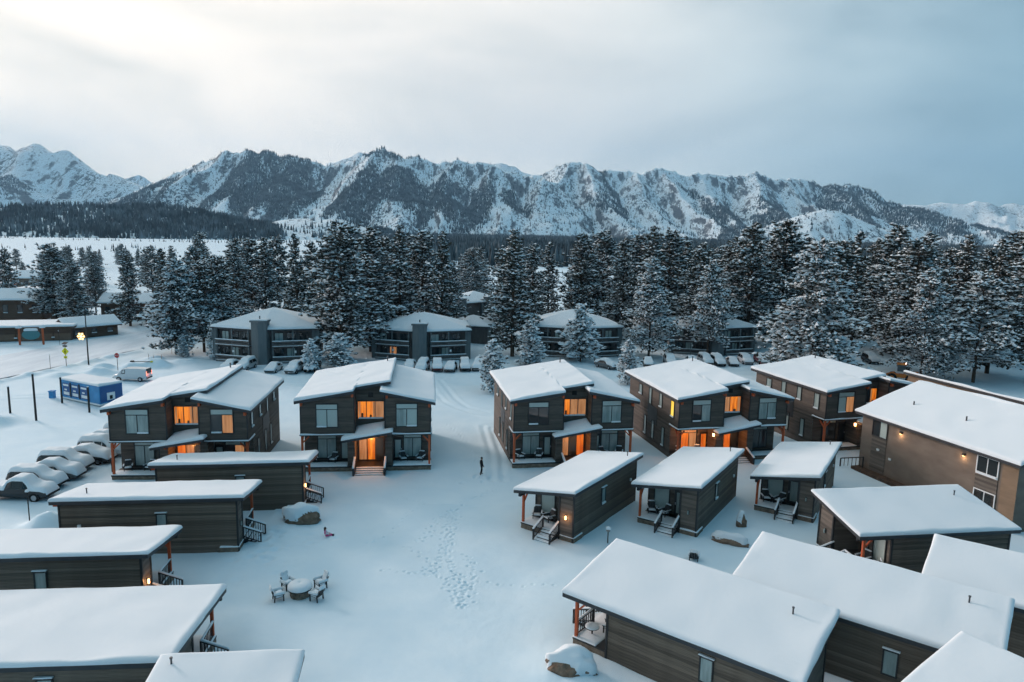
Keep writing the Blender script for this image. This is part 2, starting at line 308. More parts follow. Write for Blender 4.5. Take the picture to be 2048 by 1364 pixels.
# ------------------------------------------------------------------ ground
TR = [[(-2.0, 46.5), (-1.2, 46.2), (-0.5, 46.2), (0.3, 45.9), (1.0, 46.0), (1.7, 45.9), (2.5, 46.2), (3.3, 45.7), (4.3, 45.4)],
[(-0.5, 68.6), (-1.8, 63.6), (-2.9, 62.0), (-3.7, 61.6), (-4.3, 59.7), (-4.7, 58.0), (-4.9, 56.0), (-5.1, 54.2), (-5.0, 52.5), (-5.0, 50.9), (-5.0, 48.8), (-4.8, 47.2)],
[(-4.6, 59.4), (-4.4, 55.4), (-4.4, 52.5), (-4.5, 50.9), (-4.2, 49.1), (-3.8, 47.7), (-3.5, 46.6), (-3.2, 45.3), (-3.1, 44.1), (-2.9, 42.9)],
[(-3.3, 50.4), (-2.8, 49.0), (-2.4, 47.5), (-2.3, 46.6), (-2.6, 45.3), (-2.7, 43.7), (-2.9, 42.7), (-3.2, 43.5), (-3.8, 45.3), (-4.3, 46.4), (-5.1, 47.2), (-5.4, 48.8), (-5.0, 50.4)],
[(-4.8, 59.4), (-5.8, 56.6), (-6.1, 55.4), (-6.1, 53.6), (-6.7, 52.7), (-7.5, 52.4)],
[(-9.9, 61.4), (-8.6, 61.5), (-7.5, 59.9), (-8.2, 58.8), (-8.8, 56.2), (-9.2, 54.0), (-10.1, 52.5), (-11.1, 51.4)],
[(-7.8, 51.5), (-6.8, 50.5), (-6.1, 49.5), (-5.4, 48.8)], [(-8.8, 47.7), (-7.2, 47.3), (-6.4, 47.4), (-5.5, 48.4)], [(-6.3, 47.4), (-5.5, 46.5)],
[(-3.7, 47.5), (-3.1, 46.6), (-2.7, 45.3), (-3.0, 44.5), (-3.1, 43.3)], [(-4.8, 54.2), (-4.3, 55.1), (-4.1, 57.4), (-4.4, 59.4)],
[(-7.7, 86.3), (-6.6, 83.6), (-5.8, 81.1), (-5.0, 79.2), (-4.3, 76.0), (-2.9, 70.5)]]
GROOVES = [[(-13, 112), (-11.4, 104.4), (-9.5, 98.4), (-7.3, 94.7), (-5.3, 92.6), (-2.5, 91)], [(-11.4, 112), (-9.7, 106.2), (-7.7, 99.3), (-5.8, 95.2), (-3.0, 92.9)],
[(-60, 106.5), (-36, 109.2), (-12.6, 111.6), (5, 113.5), (40, 119), (75, 124)], [(-60, 108.3), (-36, 110.9), (-12.4, 113.3), (5, 115.2), (40, 120.8), (75, 126)],
[(-60, 103.4), (-36, 106), (-12.4, 108.4), (5, 110.2), (40, 115.6)], [(-60, 105), (-36, 107.6), (-12.4, 110), (5, 111.8), (40, 117.2)],
[(-1.7, 66.5), (-2.0, 75), (-3.4, 86)], [(-0.6, 66.5), (-0.9, 74), (-2.4, 85)], [(-74, 92), (-62, 96), (-45, 99)], [(-74, 94), (-62, 98), (-46, 101)]]
def gaps(a, b, s0, s1): return list(np.arange(a, b, s0))
gx = np.concatenate([-np.geomspace(9000, 84, 34), np.arange(-82, -20, 0.55), np.arange(-20, -12, 0.22), np.arange(-12, 5, 0.10), np.arange(5, 84, 0.6), np.geomspace(84, 9000, 34)])
gy = np.concatenate([np.arange(-60, 20, 8), np.arange(20, 41, 0.6), np.arange(41, 64, 0.10), np.arange(64, 70, 0.2), np.arange(70, 132, 0.4), np.geomspace(132.5, 9000, 70)])
GX, GY = np.meshgrid(gx, gy)
near = np.exp(-np.maximum(np.hypot(GX, GY - 70) - 90, 0) / 60)
GZ = near * (0.30 * fbm(GX / 11, GY / 11, 3, 1) + 0.05 * fbm(GX / 2.3, GY / 2.3, 3, 2)) + (1 - near) * 0.0
GZ += 0.10 * np.clip(fbm(GX / 5 + 3, GY / 9, 2, 40) * 3, -1, 1) * near * (GX > -20) * (GX < 8) * (GY < 60)
def seg_dist(px, py, a, b):
    dx, dy = b[0] - a[0], b[1] - a[1]; t = np.clip(((px - a[0]) * dx + (py - a[1]) * dy) / (dx * dx + dy * dy), 0, 1)
    return np.hypot(px - a[0] - t * dx, py - a[1] - t * dy)
def foot(x, y, depth, r):
    i0, i1 = np.searchsorted(gx, [x - 0.8, x + 0.8]); j0, j1 = np.searchsorted(gy, [y - 0.8, y + 0.8])
    d2 = ((GX[j0:j1, i0:i1] - x) ** 2 + (GY[j0:j1, i0:i1] - y) ** 2) / r ** 2
    GZ[j0:j1, i0:i1] += -depth * np.exp(-d2) + 0.3 * depth * np.exp(-((np.sqrt(d2) - 1.7) ** 2) / 0.35)
for k, tr in list(enumerate(TR)) + [(q, [(x + rnd.uniform(-.45, .45), y + rnd.uniform(-.4, .4)) for x, y in TR[q]]) for q in (1, 2, 3, 4, 9)]:
    side = 1; step = 0.52 if k else 0.70
    for a, b in zip(tr[:-1], tr[1:]):
        L = math.hypot(b[0] - a[0], b[1] - a[1]); n = max(1, int(round(L / step)))
        for i in range(n):
            u = (i + rnd.uniform(-0.2, 0.2)) / n; px, py = a[0] + (b[0] - a[0]) * u, a[1] + (b[1] - a[1]) * u; side = -side
            foot(px - (b[1] - a[1]) / L * 0.15 * side + rnd.uniform(-.06, .06), py + (b[0] - a[0]) / L * 0.15 * side, rnd.uniform(0.045, 0.085), rnd.uniform(0.095, 0.12))
for _ in range(70): foot(-18.2 + rnd.gauss(0, 1.0), 51.0 + rnd.gauss(0, 1.7), rnd.uniform(0.05, 0.12), rnd.uniform(0.2, 0.35))
for _ in range(18): foot(-14.9 + rnd.gauss(0, 0.8), 52.6 + rnd.gauss(0, 0.6), rnd.uniform(0.04, 0.08), rnd.uniform(0.2, 0.3))
for _ in range(16): foot(-2.8 + rnd.gauss(0, 0.8), 66.9 + rnd.gauss(0, 0.9), rnd.uniform(0.04, 0.09), rnd.uniform(0.18, 0.26))
for g in GROOVES:
    D = np.full(GX.shape, 99.0)
    for a, b in zip(g[:-1], g[1:]): D = np.minimum(D, seg_dist(GX, GY, a, b))
    GZ += -0.07 * np.exp(-(D / 0.32) ** 2) + 0.035 * np.exp(-((D - 0.62) / 0.3) ** 2)
# ploughed banks beside the road, mounds in the lot
def mound(x, y, r, h, e=1.0):
    global GZ; GZ += h * np.exp(-(((GX - x) / r) ** 2 + ((GY - y) / (r * e)) ** 2) ** 1.2) * (0.8 + 0.9 * fbm(GX / 1.1, GY / 1.1, 3, 31) + 0.2)
ROAD_A, ROAD_B = Vector((-96, 68)), Vector((-59, 226)); rd = (ROAD_B - ROAD_A).normalized(); rn = Vector((rd.y, -rd.x)); RW = 8.6
S = (GX - ROAD_A.x) * rn.x + (GY - ROAD_A.y) * rn.y; AL = (GX - ROAD_A.x) * rd.x + (GY - ROAD_A.y) * rd.y; onr = (AL > -20) & (AL < 175)
bank = np.exp(-((np.abs(S) - RW - 1.5) / 0.9) ** 2) * (0.30 + 0.9 * fbm(GX / 1.8, GY / 1.8, 3, 21)) * onr
GZ = np.where((np.abs(S) < RW + 0.3) & onr, -0.06, GZ + np.maximum(bank, -0.05))
for q in ((-66, 112.5, 2.2, 0.9, 0.7), (-63.5, 117.5, 1.6, 0.8, 0.8), (-60.5, 119.5, 2.3, 1.1, 0.7), (-68, 117, 1.8, 0.7, 0.8), (-62.5, 83, 2.4, 1.0, 0.9), (-36.7, 53.9, 1.3, 1.0, 0.9), (-71, 110, 1.6, 0.6, 1), (-58, 124, 2.5, 0.5, 1), (-64, 126, 1.6, 0.6, 1),
          (9.5, 49.5, 2.0, 0.25, 1.2), (20.2, 54.6, 1.5, 0.3, 1.0), (3.6, 35.9, 2.6, 0.35, 0.9), (39.6, 45.5, 1.6, 0.5, 1)): mound(*q)
far = np.clip((np.hypot(GX, GY) - 350) / 500, 0, 1); GZ += far * 9 * fbm(GX / 420, GY / 420, 3, 51)
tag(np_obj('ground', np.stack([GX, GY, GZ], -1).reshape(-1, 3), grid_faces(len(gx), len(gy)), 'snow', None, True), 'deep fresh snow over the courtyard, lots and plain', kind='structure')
mb = MB(); n = 60
us = [-RW, -RW * 0.7, -RW * 0.45, -RW * 0.2, 0, RW * 0.2, RW * 0.45, RW * 0.7, RW]
V = []
for i in range(n + 1):
    for k, u in enumerate(us):
        p = ROAD_A + rd * (i / n * 168 - 8) + rn * u; V.append((p.x, p.y, 0.02 + 0.05 * abs(u) / RW + 0.03 * float(fbm(u / 0.8 + 40, i / 6, 2, 9))))
tag(np_obj('road', V, grid_faces(len(us), n + 1), 'packed_snow', None, True), 'packed snow road passing the low brown motel', kind='structure')

# ------------------------------------------------------------------ mountains
RIDGES = dict(
A=([(-4027, 4600, 350), (-3611, 4600, 419), (-3356, 4600, 467), (-3227, 4600, 506), (-3188, 4600, 525), (-3146, 4600, 502), (-3039, 4600, 507), (-3000, 4600, 520), (-2899, 4600, 503), (-2837, 4600, 492), (-2762, 4600, 451), (-2687, 4600, 392), (-2614, 4600, 323), (-2539, 4600, 256), (-2434, 4600, 181), (-2281, 4600, 91)], .42),
F1=([(-4820, 8000, 527), (-4543, 8000, 575), (-4406, 8000, 589), (-4216, 8000, 555), (-4107, 8000, 557), (-4000, 8000, 511), (-3839, 8000, 450)], .35),
B=([(-2056, 3600, 107), (-1954, 3600, 148), (-1801, 3600, 229), (-1675, 3600, 284), (-1549, 3600, 330), (-1474, 3600, 372), (-1424, 3600, 394), (-1387, 3600, 400), (-1302, 3600, 389), (-1155, 3600, 380), (-996, 3600, 355), (-911, 3600, 349), (-837, 3600, 365), (-763, 3600, 390), (-701, 3600, 406), (-640, 3600, 412), (-567, 3600, 394), (-469, 3600, 365), (-395, 3600, 350), (-346, 3600, 358), (-248, 3600, 370), (-175, 3600, 364), (-113, 3600, 355), (-27, 3600, 333), (72, 3600, 306)], .40),
F2=([(-1644, 6500, 616), (-1555, 6500, 643), (-1465, 6500, 710), (-1377, 6500, 733), (-1289, 6500, 713), (-1112, 6500, 652), (-581, 6500, 619), (-205, 6500, 653), (-139, 6500, 667), (-50, 6500, 638), (62, 6500, 585), (218, 6500, 557)], .3),
C=([(-88, 4200, 319), (27, 4200, 333), (127, 4200, 354), (226, 4200, 398), (282, 4200, 424), (368, 4200, 434), (426, 4200, 410), (499, 4200, 381), (599, 4200, 383), (685, 4200, 376), (770, 4200, 398), (856, 4200, 391), (972, 4200, 368), (1058, 4200, 375), (1172, 4200, 372), (1258, 4200, 374), (1343, 4200, 392), (1430, 4200, 374), (1545, 4200, 368), (1631, 4200, 375), (1705, 4200, 343), (1758, 4200, 291), (1806, 4200, 331), (1892, 4200, 338), (1979, 4200, 323), (2069, 4200, 291), (2159, 4200, 251), (2250, 4200, 210), (2370, 4200, 159), (2523, 4200, 90)], .42),
D=([(2679, 5200, 249), (2784, 5200, 268), (2925, 5200, 285), (3102, 5200, 292), (3279, 5200, 306), (3458, 5200, 299), (3632, 5200, 275), (3993, 5200, 299), (4534, 5200, 257)], .18),
K=([(901, 2600, 25), (987, 2600, 71), (1056, 2600, 108), (1108, 2600, 132), (1144, 2600, 127), (1182, 2600, 98), (1275, 2600, 68), (1384, 2600, 49)], .42),
M=([(-1800, 1500, 60), (-1427, 1450, 58), (-1227, 1450, 60), (-1027, 1450, 61), (-927, 1450, 62), (-788, 1450, 66), (-698, 1450, 66), (-608, 1450, 54), (-559, 1450, 33), (-530, 1450, 12)], .22),
N_=([(-734, 1900, 17), (-667, 1900, 38), (-588, 1900, 68), (-535, 1900, 81), (-496, 1900, 77), (-444, 1900, 57), (-392, 1900, 30)], .30))
SPURS = []
def spur(x, y, z, dx, ln, drop): SPURS.append(([(x, y, z - 10), (x + dx * 0.5, y - ln * 0.5, z - drop * 0.45), (x + dx, y - ln, z - drop)], .55))
for a in ((-3188, 4600, 525, -250, 700, 300), (-2980, 4600, 515, 120, 900, 330), (-2780, 4600, 450, 260, 700, 260), (-1400, 3600, 398, -150, 700, 260), (-1290, 3600, 385, 160, 800, 250), (-1050, 3600, 360, 60, 900, 250), (-700, 3600, 405, -130, 1000, 300), (-600, 3600, 400, 160, 900, 280),
          (-330, 3600, 355, 40, 800, 230), (-110, 3600, 350, 60, 900, 250), (300, 4200, 425, -260, 1200, 300), (380, 4200, 430, 150, 1000, 290), (720, 4200, 385, 30, 1100, 270), (880, 4200, 385, 60, 1100, 280), (1060, 4200, 370, -30, 1000, 250), (1340, 4200, 388, -80, 1100, 290), (1560, 4200, 365, 60, 900, 250), (1850, 4200, 335, -60, 900, 220), (2000, 4200, 320, 260, 800, 200)): spur(*a)
ang = np.linspace(R(-45), R(45), 860); rr = np.concatenate([np.linspace(1000, 2100, 60), np.linspace(2115, 5100, 190), np.geomspace(5150, 9000, 26)])
AN, RR = np.meshgrid(ang, rr); MX, MY = RR * np.sin(AN), RR * np.cos(AN)
wx = MX + 130 * fbm(MX / 420, MY / 420, 3, 61); wy = MY + 130 * fbm(MX / 420 + 50, MY / 420, 3, 62)
MZ = np.full(MX.shape, -8.0); RD = np.full(MX.shape, 1e9)
for nm, (pl, sl) in list(RIDGES.items()) + [('s%d' % i, s) for i, s in enumerate(SPURS)]:
    isr = not nm.startswith('s'); px, py = (MX, MY) if isr else (wx, wy)
    best = np.full(MX.shape, -1e4)
    for a, b in zip(pl[:-1], pl[1:]):
        dx, dy = b[0] - a[0], b[1] - a[1]; t = np.clip(((px - a[0]) * dx + (py - a[1]) * dy) / (dx * dx + dy * dy + 1e-9), 0, 1)
        d = np.hypot(px - a[0] - t * dx, py - a[1] - t * dy); s = sl if isr else sl
        fall = np.where(py > a[1] + t * dy, 0.36, s) if isr else s
        q = a[2] + t * (b[2] - a[2]) - fall * d / (1 + d / 5200) - (0.40 * np.minimum(d, 150) if isr and nm in 'ABCF1F2' else 0) + (0 if not isr or nm in 'MNK_' else 26 * (vn(px / 55, px * 0 + len(nm), 5) - .6) * np.exp(-d / 90) + 14 * (vn(px / 19, px * 0, 6) - .6) * np.exp(-d / 50)); best = np.maximum(best, q)
        if isr and nm not in 'MN_': RD = np.minimum(RD, d)
    MZ = np.maximum(MZ, best)
damp = np.clip(RD / 330, 0.10, 1); up = np.clip((MZ + 8) / 60, 0, 1) * np.clip((RR - 1750) / 500, 0.12, 1)
gul = np.abs(fbm(wx / 230, wy / 1000, 4, 71)) * 2; rdg = 1 - np.abs(fbm(wx / 520, wy / 700, 4, 77)) * 4
MZ = MZ + up * damp * (60 * fbm(MX / 330, MY / 330, 5, 72) - 20 + 95 * (np.minimum(gul, .7) - 0.7) + 60 * (rdg - 1)) + up * 12 * fbm(MX / 70, MY / 70, 3, 73)
MZ = np.where(MZ < 2, np.minimum(MZ, -3) , MZ)
mt = mat('mountain', (0.76, 0.785, 0.82), 0.85, 0.1, bump=(0.02, 0.4, 8.0)); nt = mt.node_tree; b = nt.nodes['Principled BSDF']
t = nt.nodes.new('ShaderNodeTexCoord'); ge = nt.nodes.new('ShaderNodeNewGeometry'); sx = nt.nodes.new('ShaderNodeSeparateXYZ'); nt.links.new(ge.outputs['Normal'], sx.inputs[0])
def mnoise(scale, det, rough):
    mp = nt.nodes.new('ShaderNodeMapping'); mp.inputs['Scale'].default_value = scale; nt.links.new(t.outputs['Object'], mp.inputs[0])
    q = nt.nodes.new('ShaderNodeTexNoise'); q.inputs['Scale'].default_value = 1; q.inputs['Detail'].default_value = det; q.inputs['Roughness'].default_value = rough; nt.links.new(mp.outputs[0], q.inputs['Vector']); return q.outputs['Fac']
def mad(x, k, y):
    q = nt.nodes.new('ShaderNodeMath'); q.operation = 'MULTIPLY_ADD'; nt.links.new(x, q.inputs[0]); q.inputs[1].default_value = k
    if isinstance(y, float): q.inputs[2].default_value = y
    else: nt.links.new(y, q.inputs[2])
    return q.outputs[0]
rock = mad(sx.outputs['Z'], -0.55, mnoise((0.03, 0.009, 0.012), 9, 0.72))           # steep and broken ground is bare
rk = ramp(nt.nodes, [(0.07, (0.72, 0.81, 0.86)), (0.15, (0.105, 0.115, 0.13))]); nt.links.new(rock, rk.inputs[0])
spk = mad(mnoise((0.006, 0.0025, 0.004), 3, 0.5), 0.55, mnoise((0.11, 0.05, 0.07), 2, 0.6))  # far scrub and saplings
sp = ramp(nt.nodes, [(0.86, (1, 1, 1)), (0.91, (0.14, 0.16, 0.18))]); nt.links.new(spk, sp.inputs[0])
mm = nt.nodes.new('ShaderNodeMixRGB'); mm.blend_type = 'MULTIPLY'; mm.inputs[0].default_value = 1; nt.links.new(rk.outputs[0], mm.inputs[1]); nt.links.new(sp.outputs[0], mm.inputs[2]); nt.links.new(mm.outputs[0], b.inputs['Base Color'])
mo = np_obj('mountain_range', np.stack([MX, MY, MZ], -1).reshape(-1, 3), grid_faces(len(ang), len(rr)), 'mountain', None, True)
tag(mo, 'snowy mountain range with forested slopes beyond the plain', kind='structure')
# forest on the slopes: single spruces, dense where the photograph shows dark woods
EL = np.arctan2(MZ - 24, RR); vis = EL >= np.maximum.accumulate(np.vstack([np.full((1, EL.shape[1]), -1), EL[:-1]]), 0) - 0.0012
def bil(A, fi, fj):
    i, j = np.minimum(fi.astype(int), A.shape[0] - 2), np.minimum(fj.astype(int), A.shape[1] - 2); u, v = fi - i, fj - j
    return A[i, j] * (1 - u) * (1 - v) + A[i + 1, j] * u * (1 - v) + A[i, j + 1] * (1 - u) * v + A[i + 1, j + 1] * u * v
K = 1500000; fi = rng.random(K) * 0.985 * (len(rr) - 26); fj = rng.random(K) * (len(ang) - 1)
tz = bil(MZ, fi, fj); trr = np.interp(fi, np.arange(len(rr)), rr); ta = np.interp(fj, np.arange(len(ang)), ang); tx, ty = trr * np.sin(ta), trr * np.cos(ta)
ok = (tz > -2) & vis[fi.astype(int), fj.astype(int)] & (np.abs(ta) < R(41))
e = np.degrees(np.arctan2(tz - 24, trr)); az = np.degrees(ta)
zone = fbm(tx / 380, ty / 800, 4, 81) * 2; streak = fbm(tx / 45, ty / 420, 3, 82) * 2
tg = bil(gul, fi, fj); hi_ = np.clip((e - 2.6) / 2.2, 0, 1); dens = 0.56 - 0.16 * np.clip((az - 8) / 8, 0, 1) + 1.9 * zone + 0.5 * streak + 1.9 * (tg - 0.33) - 0.5 * hi_; dens = np.clip((dens - 0.26) / 0.34, 0.03, 1)
ridge = np.clip(1 - np.abs(trr - 3700) / 400, 0, 1) * ((az > -22) & (az < -2)); dens += 0.5 * ridge * (e > 5.3)
mor = trr < 1720; azw = az + 5 * fbm(tx / 120, ty / 120, 3, 88); dens = np.where(mor & (azw < -18), 0.75 + 1.3 * fbm(tx / 60, ty / 60, 3, 83), dens)
dens = np.where(mor & (azw >= -18), 0.12 + 0.6 * (fbm(tx / 90, ty / 90, 2, 84)), dens)
dens = np.where((trr > 1700) & (trr < 2150) & (az < -11) & (az > -22), 0.02 + 0.5 * fbm(tx / 50, ty / 50, 2, 85), dens)       # bare white knoll
dens = np.where(az < -29, dens * 0.8 - 0.02, dens); dens = np.where((az > 19) & (trr < 3000) & (trr > 2150), dens * 0.25, dens)
dens = np.where((az > 5) & (az < 34) & (e > 2.2), dens - 0.12, dens)
dens = np.where(trr > 5400, dens * 0.1, dens)
pw = np.clip(dens, 0, 1) * np.where(trr < 1720, 0.30, 0.46) ; ok &= rng.random(K) < pw
tx, ty, tz, trr = tx[ok], ty[ok], tz[ok], trr[ok]; n = len(tx)
# scattered trees on the plain
fn_ = 34000; qa = rng.uniform(R(-14), R(41), fn_); qr = 480 + 1820 * rng.random(fn_) ** 0.8; qk = (fbm(np.sin(qa) * qr / 170, np.cos(qa) * qr / 170, 3, 95) * 2 + np.clip((np.degrees(qa) + 14) / 12, 0, 1) * 0.75 - 0.1 > 0) & (np.degrees(qa) < 33 + 8 * rng.random(fn_))
tx = np.concatenate([tx, (np.sin(qa) * qr)[qk]]); ty = np.concatenate([ty, (np.cos(qa) * qr)[qk]]); tz = np.concatenate([tz, np.full(qk.sum(), -2.0)]); trr = np.concatenate([trr, qr[qk]]); isf = np.concatenate([np.zeros(len(trr) - qk.sum(), bool), np.ones(qk.sum(), bool)])
pn = 5200; pa = rng.uniform(R(-40), R(40), pn); pr = 1280 - 620 * rng.random(pn) ** 1.8; pk = fbm(np.sin(pa) * pr / 120, np.cos(pa) * pr / 60, 2, 91) > 0.055
tx = np.concatenate([tx, (np.sin(pa) * pr)[pk]]); ty = np.concatenate([ty, (np.cos(pa) * pr)[pk]]); tz = np.concatenate([tz, np.full(pk.sum(), -1.0)]); trr = np.concatenate([trr, pr[pk]]); n = len(tx)
hh = np.where(trr < 1300, rng.uniform(1.6, 6.5, n), np.where(trr < 2300, rng.uniform(8, 15, n), rng.uniform(8, 17, n))); ww = hh * rng.uniform(0.16, 0.26, n)
isf = np.concatenate([isf, np.zeros(n - len(isf), bool)]); hh = np.where(isf, rng.uniform(9, 17, n), hh); ww = np.where(isf, hh * rng.uniform(.14, .22, n), ww); th0 = rng.random(n) * 6.28
TV = np.zeros((n, 5, 3)); 
for k in range(4): TV[:, k] = np.stack([tx + ww * np.cos(th0 + k * 1.571), ty + ww * np.sin(th0 + k * 1.571), tz - 1.5], 1)
TV[:, 4] = np.stack([tx, ty, tz + hh], 1)
base = (np.arange(n) * 5)[:, None, None]; TF = (base + np.array([[0, 1, 4], [1, 2, 4], [2, 3, 4], [3, 0, 4]])[None]).reshape(-1, 3)
tag(np_obj('distant_forest', TV.reshape(-1, 3), TF, 'needle_far'), 'dark conifer forest covering the far mountain slopes', 'forest', kind='stuff')
print('far trees', n)

# ------------------------------------------------------------------ porch chairs and small furniture
def make_chair(k=1.0):
    t = thing('lounge_chair', 'x', 'chair')
    b = MB()
    for i in range(5): b.box(-0.28, 0.28, -0.30 + i * 0.115, -0.20 + i * 0.115, 0.34 - i * 0.018, 0.37 - i * 0.018)
    b.build('seat', 'chair', t)
    b = MB()
    for i in range(5):
        x = -0.26 + i * 0.13; h = 0.98 - 0.10 * abs(i - 2) ** 1.5 * 0.6
        b.hexa([(x - .055, .26, .30), (x + .055, .26, .30), (x + .055, .29, .30), (x - .055, .29, .30), (x - .055, .50, h), (x + .055, .50, h), (x + .055, .53, h), (x - .055, .53, h)])
    b.build('backrest', 'chair', t)
    for s in (-1, 1):
        b = MB(); b.box(s * 0.38 - 0.06, s * 0.38 + 0.06, -0.36, 0.40, 0.56, 0.59); b.build('armrest', 'chair', t)
        b = MB(); b.box(s * 0.33 - 0.03, s * 0.33 + 0.03, -0.32, -0.24, 0, 0.56); b.build('leg', 'chair', t)
        b = MB(); b.hexa([(s * .33 - .03, .30, 0), (s * .33 + .03, .30, 0), (s * .33 + .03, .38, 0), (s * .33 - .03, .38, 0), (s * .33 - .03, .26, .56), (s * .33 + .03, .26, .56), (s * .33 + .03, .34, .56), (s * .33 - .03, .34, .56)]); b.build('leg', 'chair', t)
    snow_quad(t, (-.27, -.28, .375), (.27, -.28, .375), (-.27, .24, .31), (.27, .24, .31), .13 * k, .2, name='seat_snow', lean=0.01)
    for s in (-1, 1): snow_quad(t, (s * .38 - .06, -.34, .592), (s * .38 + .06, -.34, .592), (s * .38 - .06, .38, .592), (s * .38 + .06, .38, .592), .07 * k, .06, name='arm_snow', lean=0.0)
    if k > 1: snow_quad(t, (-.27, .20, .36), (.27, .20, .36), (-.22, .46, .97), (.22, .46, .97), .10, .12, name='backrest_snow', lean=0.0)
    snow_quad(t, (-.24, .485, .90), (.24, .485, .90), (-.24, .55, .92), (.24, .55, .92), .12 * k, .08, name='back_snow', lean=0.02 * k)
    return t
chair0 = make_chair(); chair1 = make_chair(2.8); chair_used = set()
def place_chair(x, y, z, rz, label, group, snow=True):
    p = chair0 if snow else chair1; o = copy_tree(p) if p.name in chair_used else p; chair_used.add(p.name)
    o.location = (x, y, z); o.rotation_euler = (0, 0, rz); tag(o, label, 'chair', group)
    return o
ORD = ['first', 'second', 'third', 'fourth', 'fifth', 'sixth', 'seventh', 'eighth', 'ninth', 'tenth', 'eleventh', 'twelfth']

# ------------------------------------------------------------------ two-storey houses
def house(idx, x, y, a, zA, zC, zE, yb, W, label, lits, side_lit=None):
    th = thing('lodge_house', label, 'house', (x, y, 0), a, 'two-storey lodge houses along the back of the courtyard')
    f = W / 12.7; xS, xR, xC = 5.2 * f, 8.2 * f, 8.7 * f; ox, of, D = 0.5, 0.55, yb - 0.6; ZF = 3.72
    zA, zC, zE = zA - 0.26, zC - 0.26, zE - 0.26
    zl = lambda q: zA + (zC - zA) * (q + ox) / (xC + ox)
    zr = lambda q: zE + 0.215 * (W + ox - q)
    w = MB()
    w.lap((0, D), (0, 0), ZF, ZF, zl(0), zl(0)); w.lap((0, D), (0, 2.0), -0.2, -0.2, ZF, ZF)
    w.lap((0, 0), (xS, 0), ZF, ZF, zl(0), zl(xS)); w.lap((xS, 0), (xS, 1.6), ZF, ZF, zl(xS), zl(xS))
    w.lap((xS, 1.6), (xR, 1.6), 3.0, 3.0, zl(xS), zl(xR)); w.lap((xR, 1.6), (xR, 0), ZF, ZF, zr(xR), zr(xR))
    w.lap((xR, 0), (W, 0), ZF, ZF, zr(xR), zr(W)); w.lap((W, 0), (W, D), ZF, ZF, zr(W), zr(W)); w.lap((W, 2.0), (W, D), -0.2, -0.2, ZF, ZF)
    w.lap((W, D), (xR, D), -0.2, -0.2, zr(W), zr(xR)); w.lap((xR, D), (0, D), -0.2, -0.2, zl(xR), zl(0))
    w.lap((xR, 1.6), (xR, D), zr(xR) - 0.5, zr(xR) - 0.5, zl(xR), zl(xR))
    w.lap((0, 2.0), (xS - 0.7, 2.0), -0.2, -0.2, ZF, ZF); w.lap((xR + 0.7, 2.0), (W, 2.0), -0.2, -0.2, ZF, ZF); w.lap((xS, 1.75), (xR, 1.75), -0.2, -0.2, 3.2, 3.2)
    for (p, q) in ((xS - 0.7, xS), (xR, xR + 0.7)): w.lap((p, 0.05), (q, 0.05), -0.2, -0.2, ZF, ZF); w.lap((q, 0.05), (q, 1.75), -0.2, -0.2, ZF, ZF); w.lap((p, 2.0), (p, 0.05), -0.2, -0.2, ZF, ZF)
    w.build('wall', 'siding', th)
    for p, q in ((0.03, xS - 0.03), (xR + 0.03, W - 0.03)): s = MB(); s.box(p, q, 0.03, 2.0, ZF - 0.12, ZF + 0.02); s.build('soffit', 'siding_grey', th)
    # corner boards
    for (px, py) in ((0, 0), (W, 0), (xS, 0), (xR, 0)): c = MB(); c.box(px - 0.06, px + 0.06, py - 0.045, py + 0.05, ZF, (zl(px) if px < xR else zr(px)) - 0.02); c.build('corner_board', 'trim', th)
    # ledge with its snow
    for (p, q) in ((-0.08, xS + 0.05), (xR - 0.05, W + 0.08)):
        l = MB(); l.box(p, q, -0.16, 0.0, ZF - 0.06, ZF + 0.02); lo = l.build('ledge', 'trim', th); snow_strip(lo, p, q, -0.15, -0.03, ZF + 0.02, 0.13, seed=idx)
    l = MB(); l.box(-0.16, 0.0, 0.0, 2.1, ZF - 0.06, ZF + 0.02); lo = l.build('ledge', 'trim', th); snow_strip(lo, -0.15, -0.03, 0.05, 2.05, ZF + 0.02, 0.12)
    l = MB(); l.box(W, W + 0.16, 0.0, 2.1, ZF - 0.06, ZF + 0.02); lo = l.build('ledge', 'trim', th); snow_strip(lo, W + 0.03, W + 0.15, 0.05, 2.05, ZF + 0.02, 0.12)
    # roofs
    yS = 1.15
    rl = MB(); rl.prism([(-ox, -of, zA), (xS, -of, zl(xS)), (xS, yS, zl(xS)), (xC, yS, zC), (xC, yb, zC), (-ox, yb, zA)], 0.30); ro = rl.build('roof', 'fascia', th)
    Lx = xC + ox
    def fl(U, V):
        q = U - ox; yf = np.where(q <= xS + 0.005, -of, yS); return np.stack([q, yf + (yb - yf) * V / (yb + of), zl(q)], -1)
    snow_slab(ro, fl, Lx, yb + of, 0.25, 0.17, seed=idx * 3 + 1, extra_u=(xS + ox - 0.3, xS + ox - 0.12, xS + ox, xS + ox + 0.06, xS + ox + 0.25))
    q = MB(); px, py = xC - 0.9, yb - 1.6; q.tube((px, py, zl(px)), (px, py, zl(px) + 0.75), 0.07); q.tube((px, py, zl(px) + .75), (px, py, zl(px) + .82), 0.10); q.build('vent_pipe', 'metal', ro)
    x0 = 7.75 * f
    rr_ = MB(); rr_.prism([(x0, -of, zr(x0)), (W + ox, -of, zE), (W + ox, yb, zE), (x0, yb, zr(x0))], 0.28); r2 = rr_.build('roof', 'fascia', th)
    snow_quad(r2, (x0, -of, zr(x0)), (W + ox, -of, zE), (x0, yb, zr(x0)), (W + ox, yb, zE), 0.25, 0.17, seed=idx * 3 + 2)
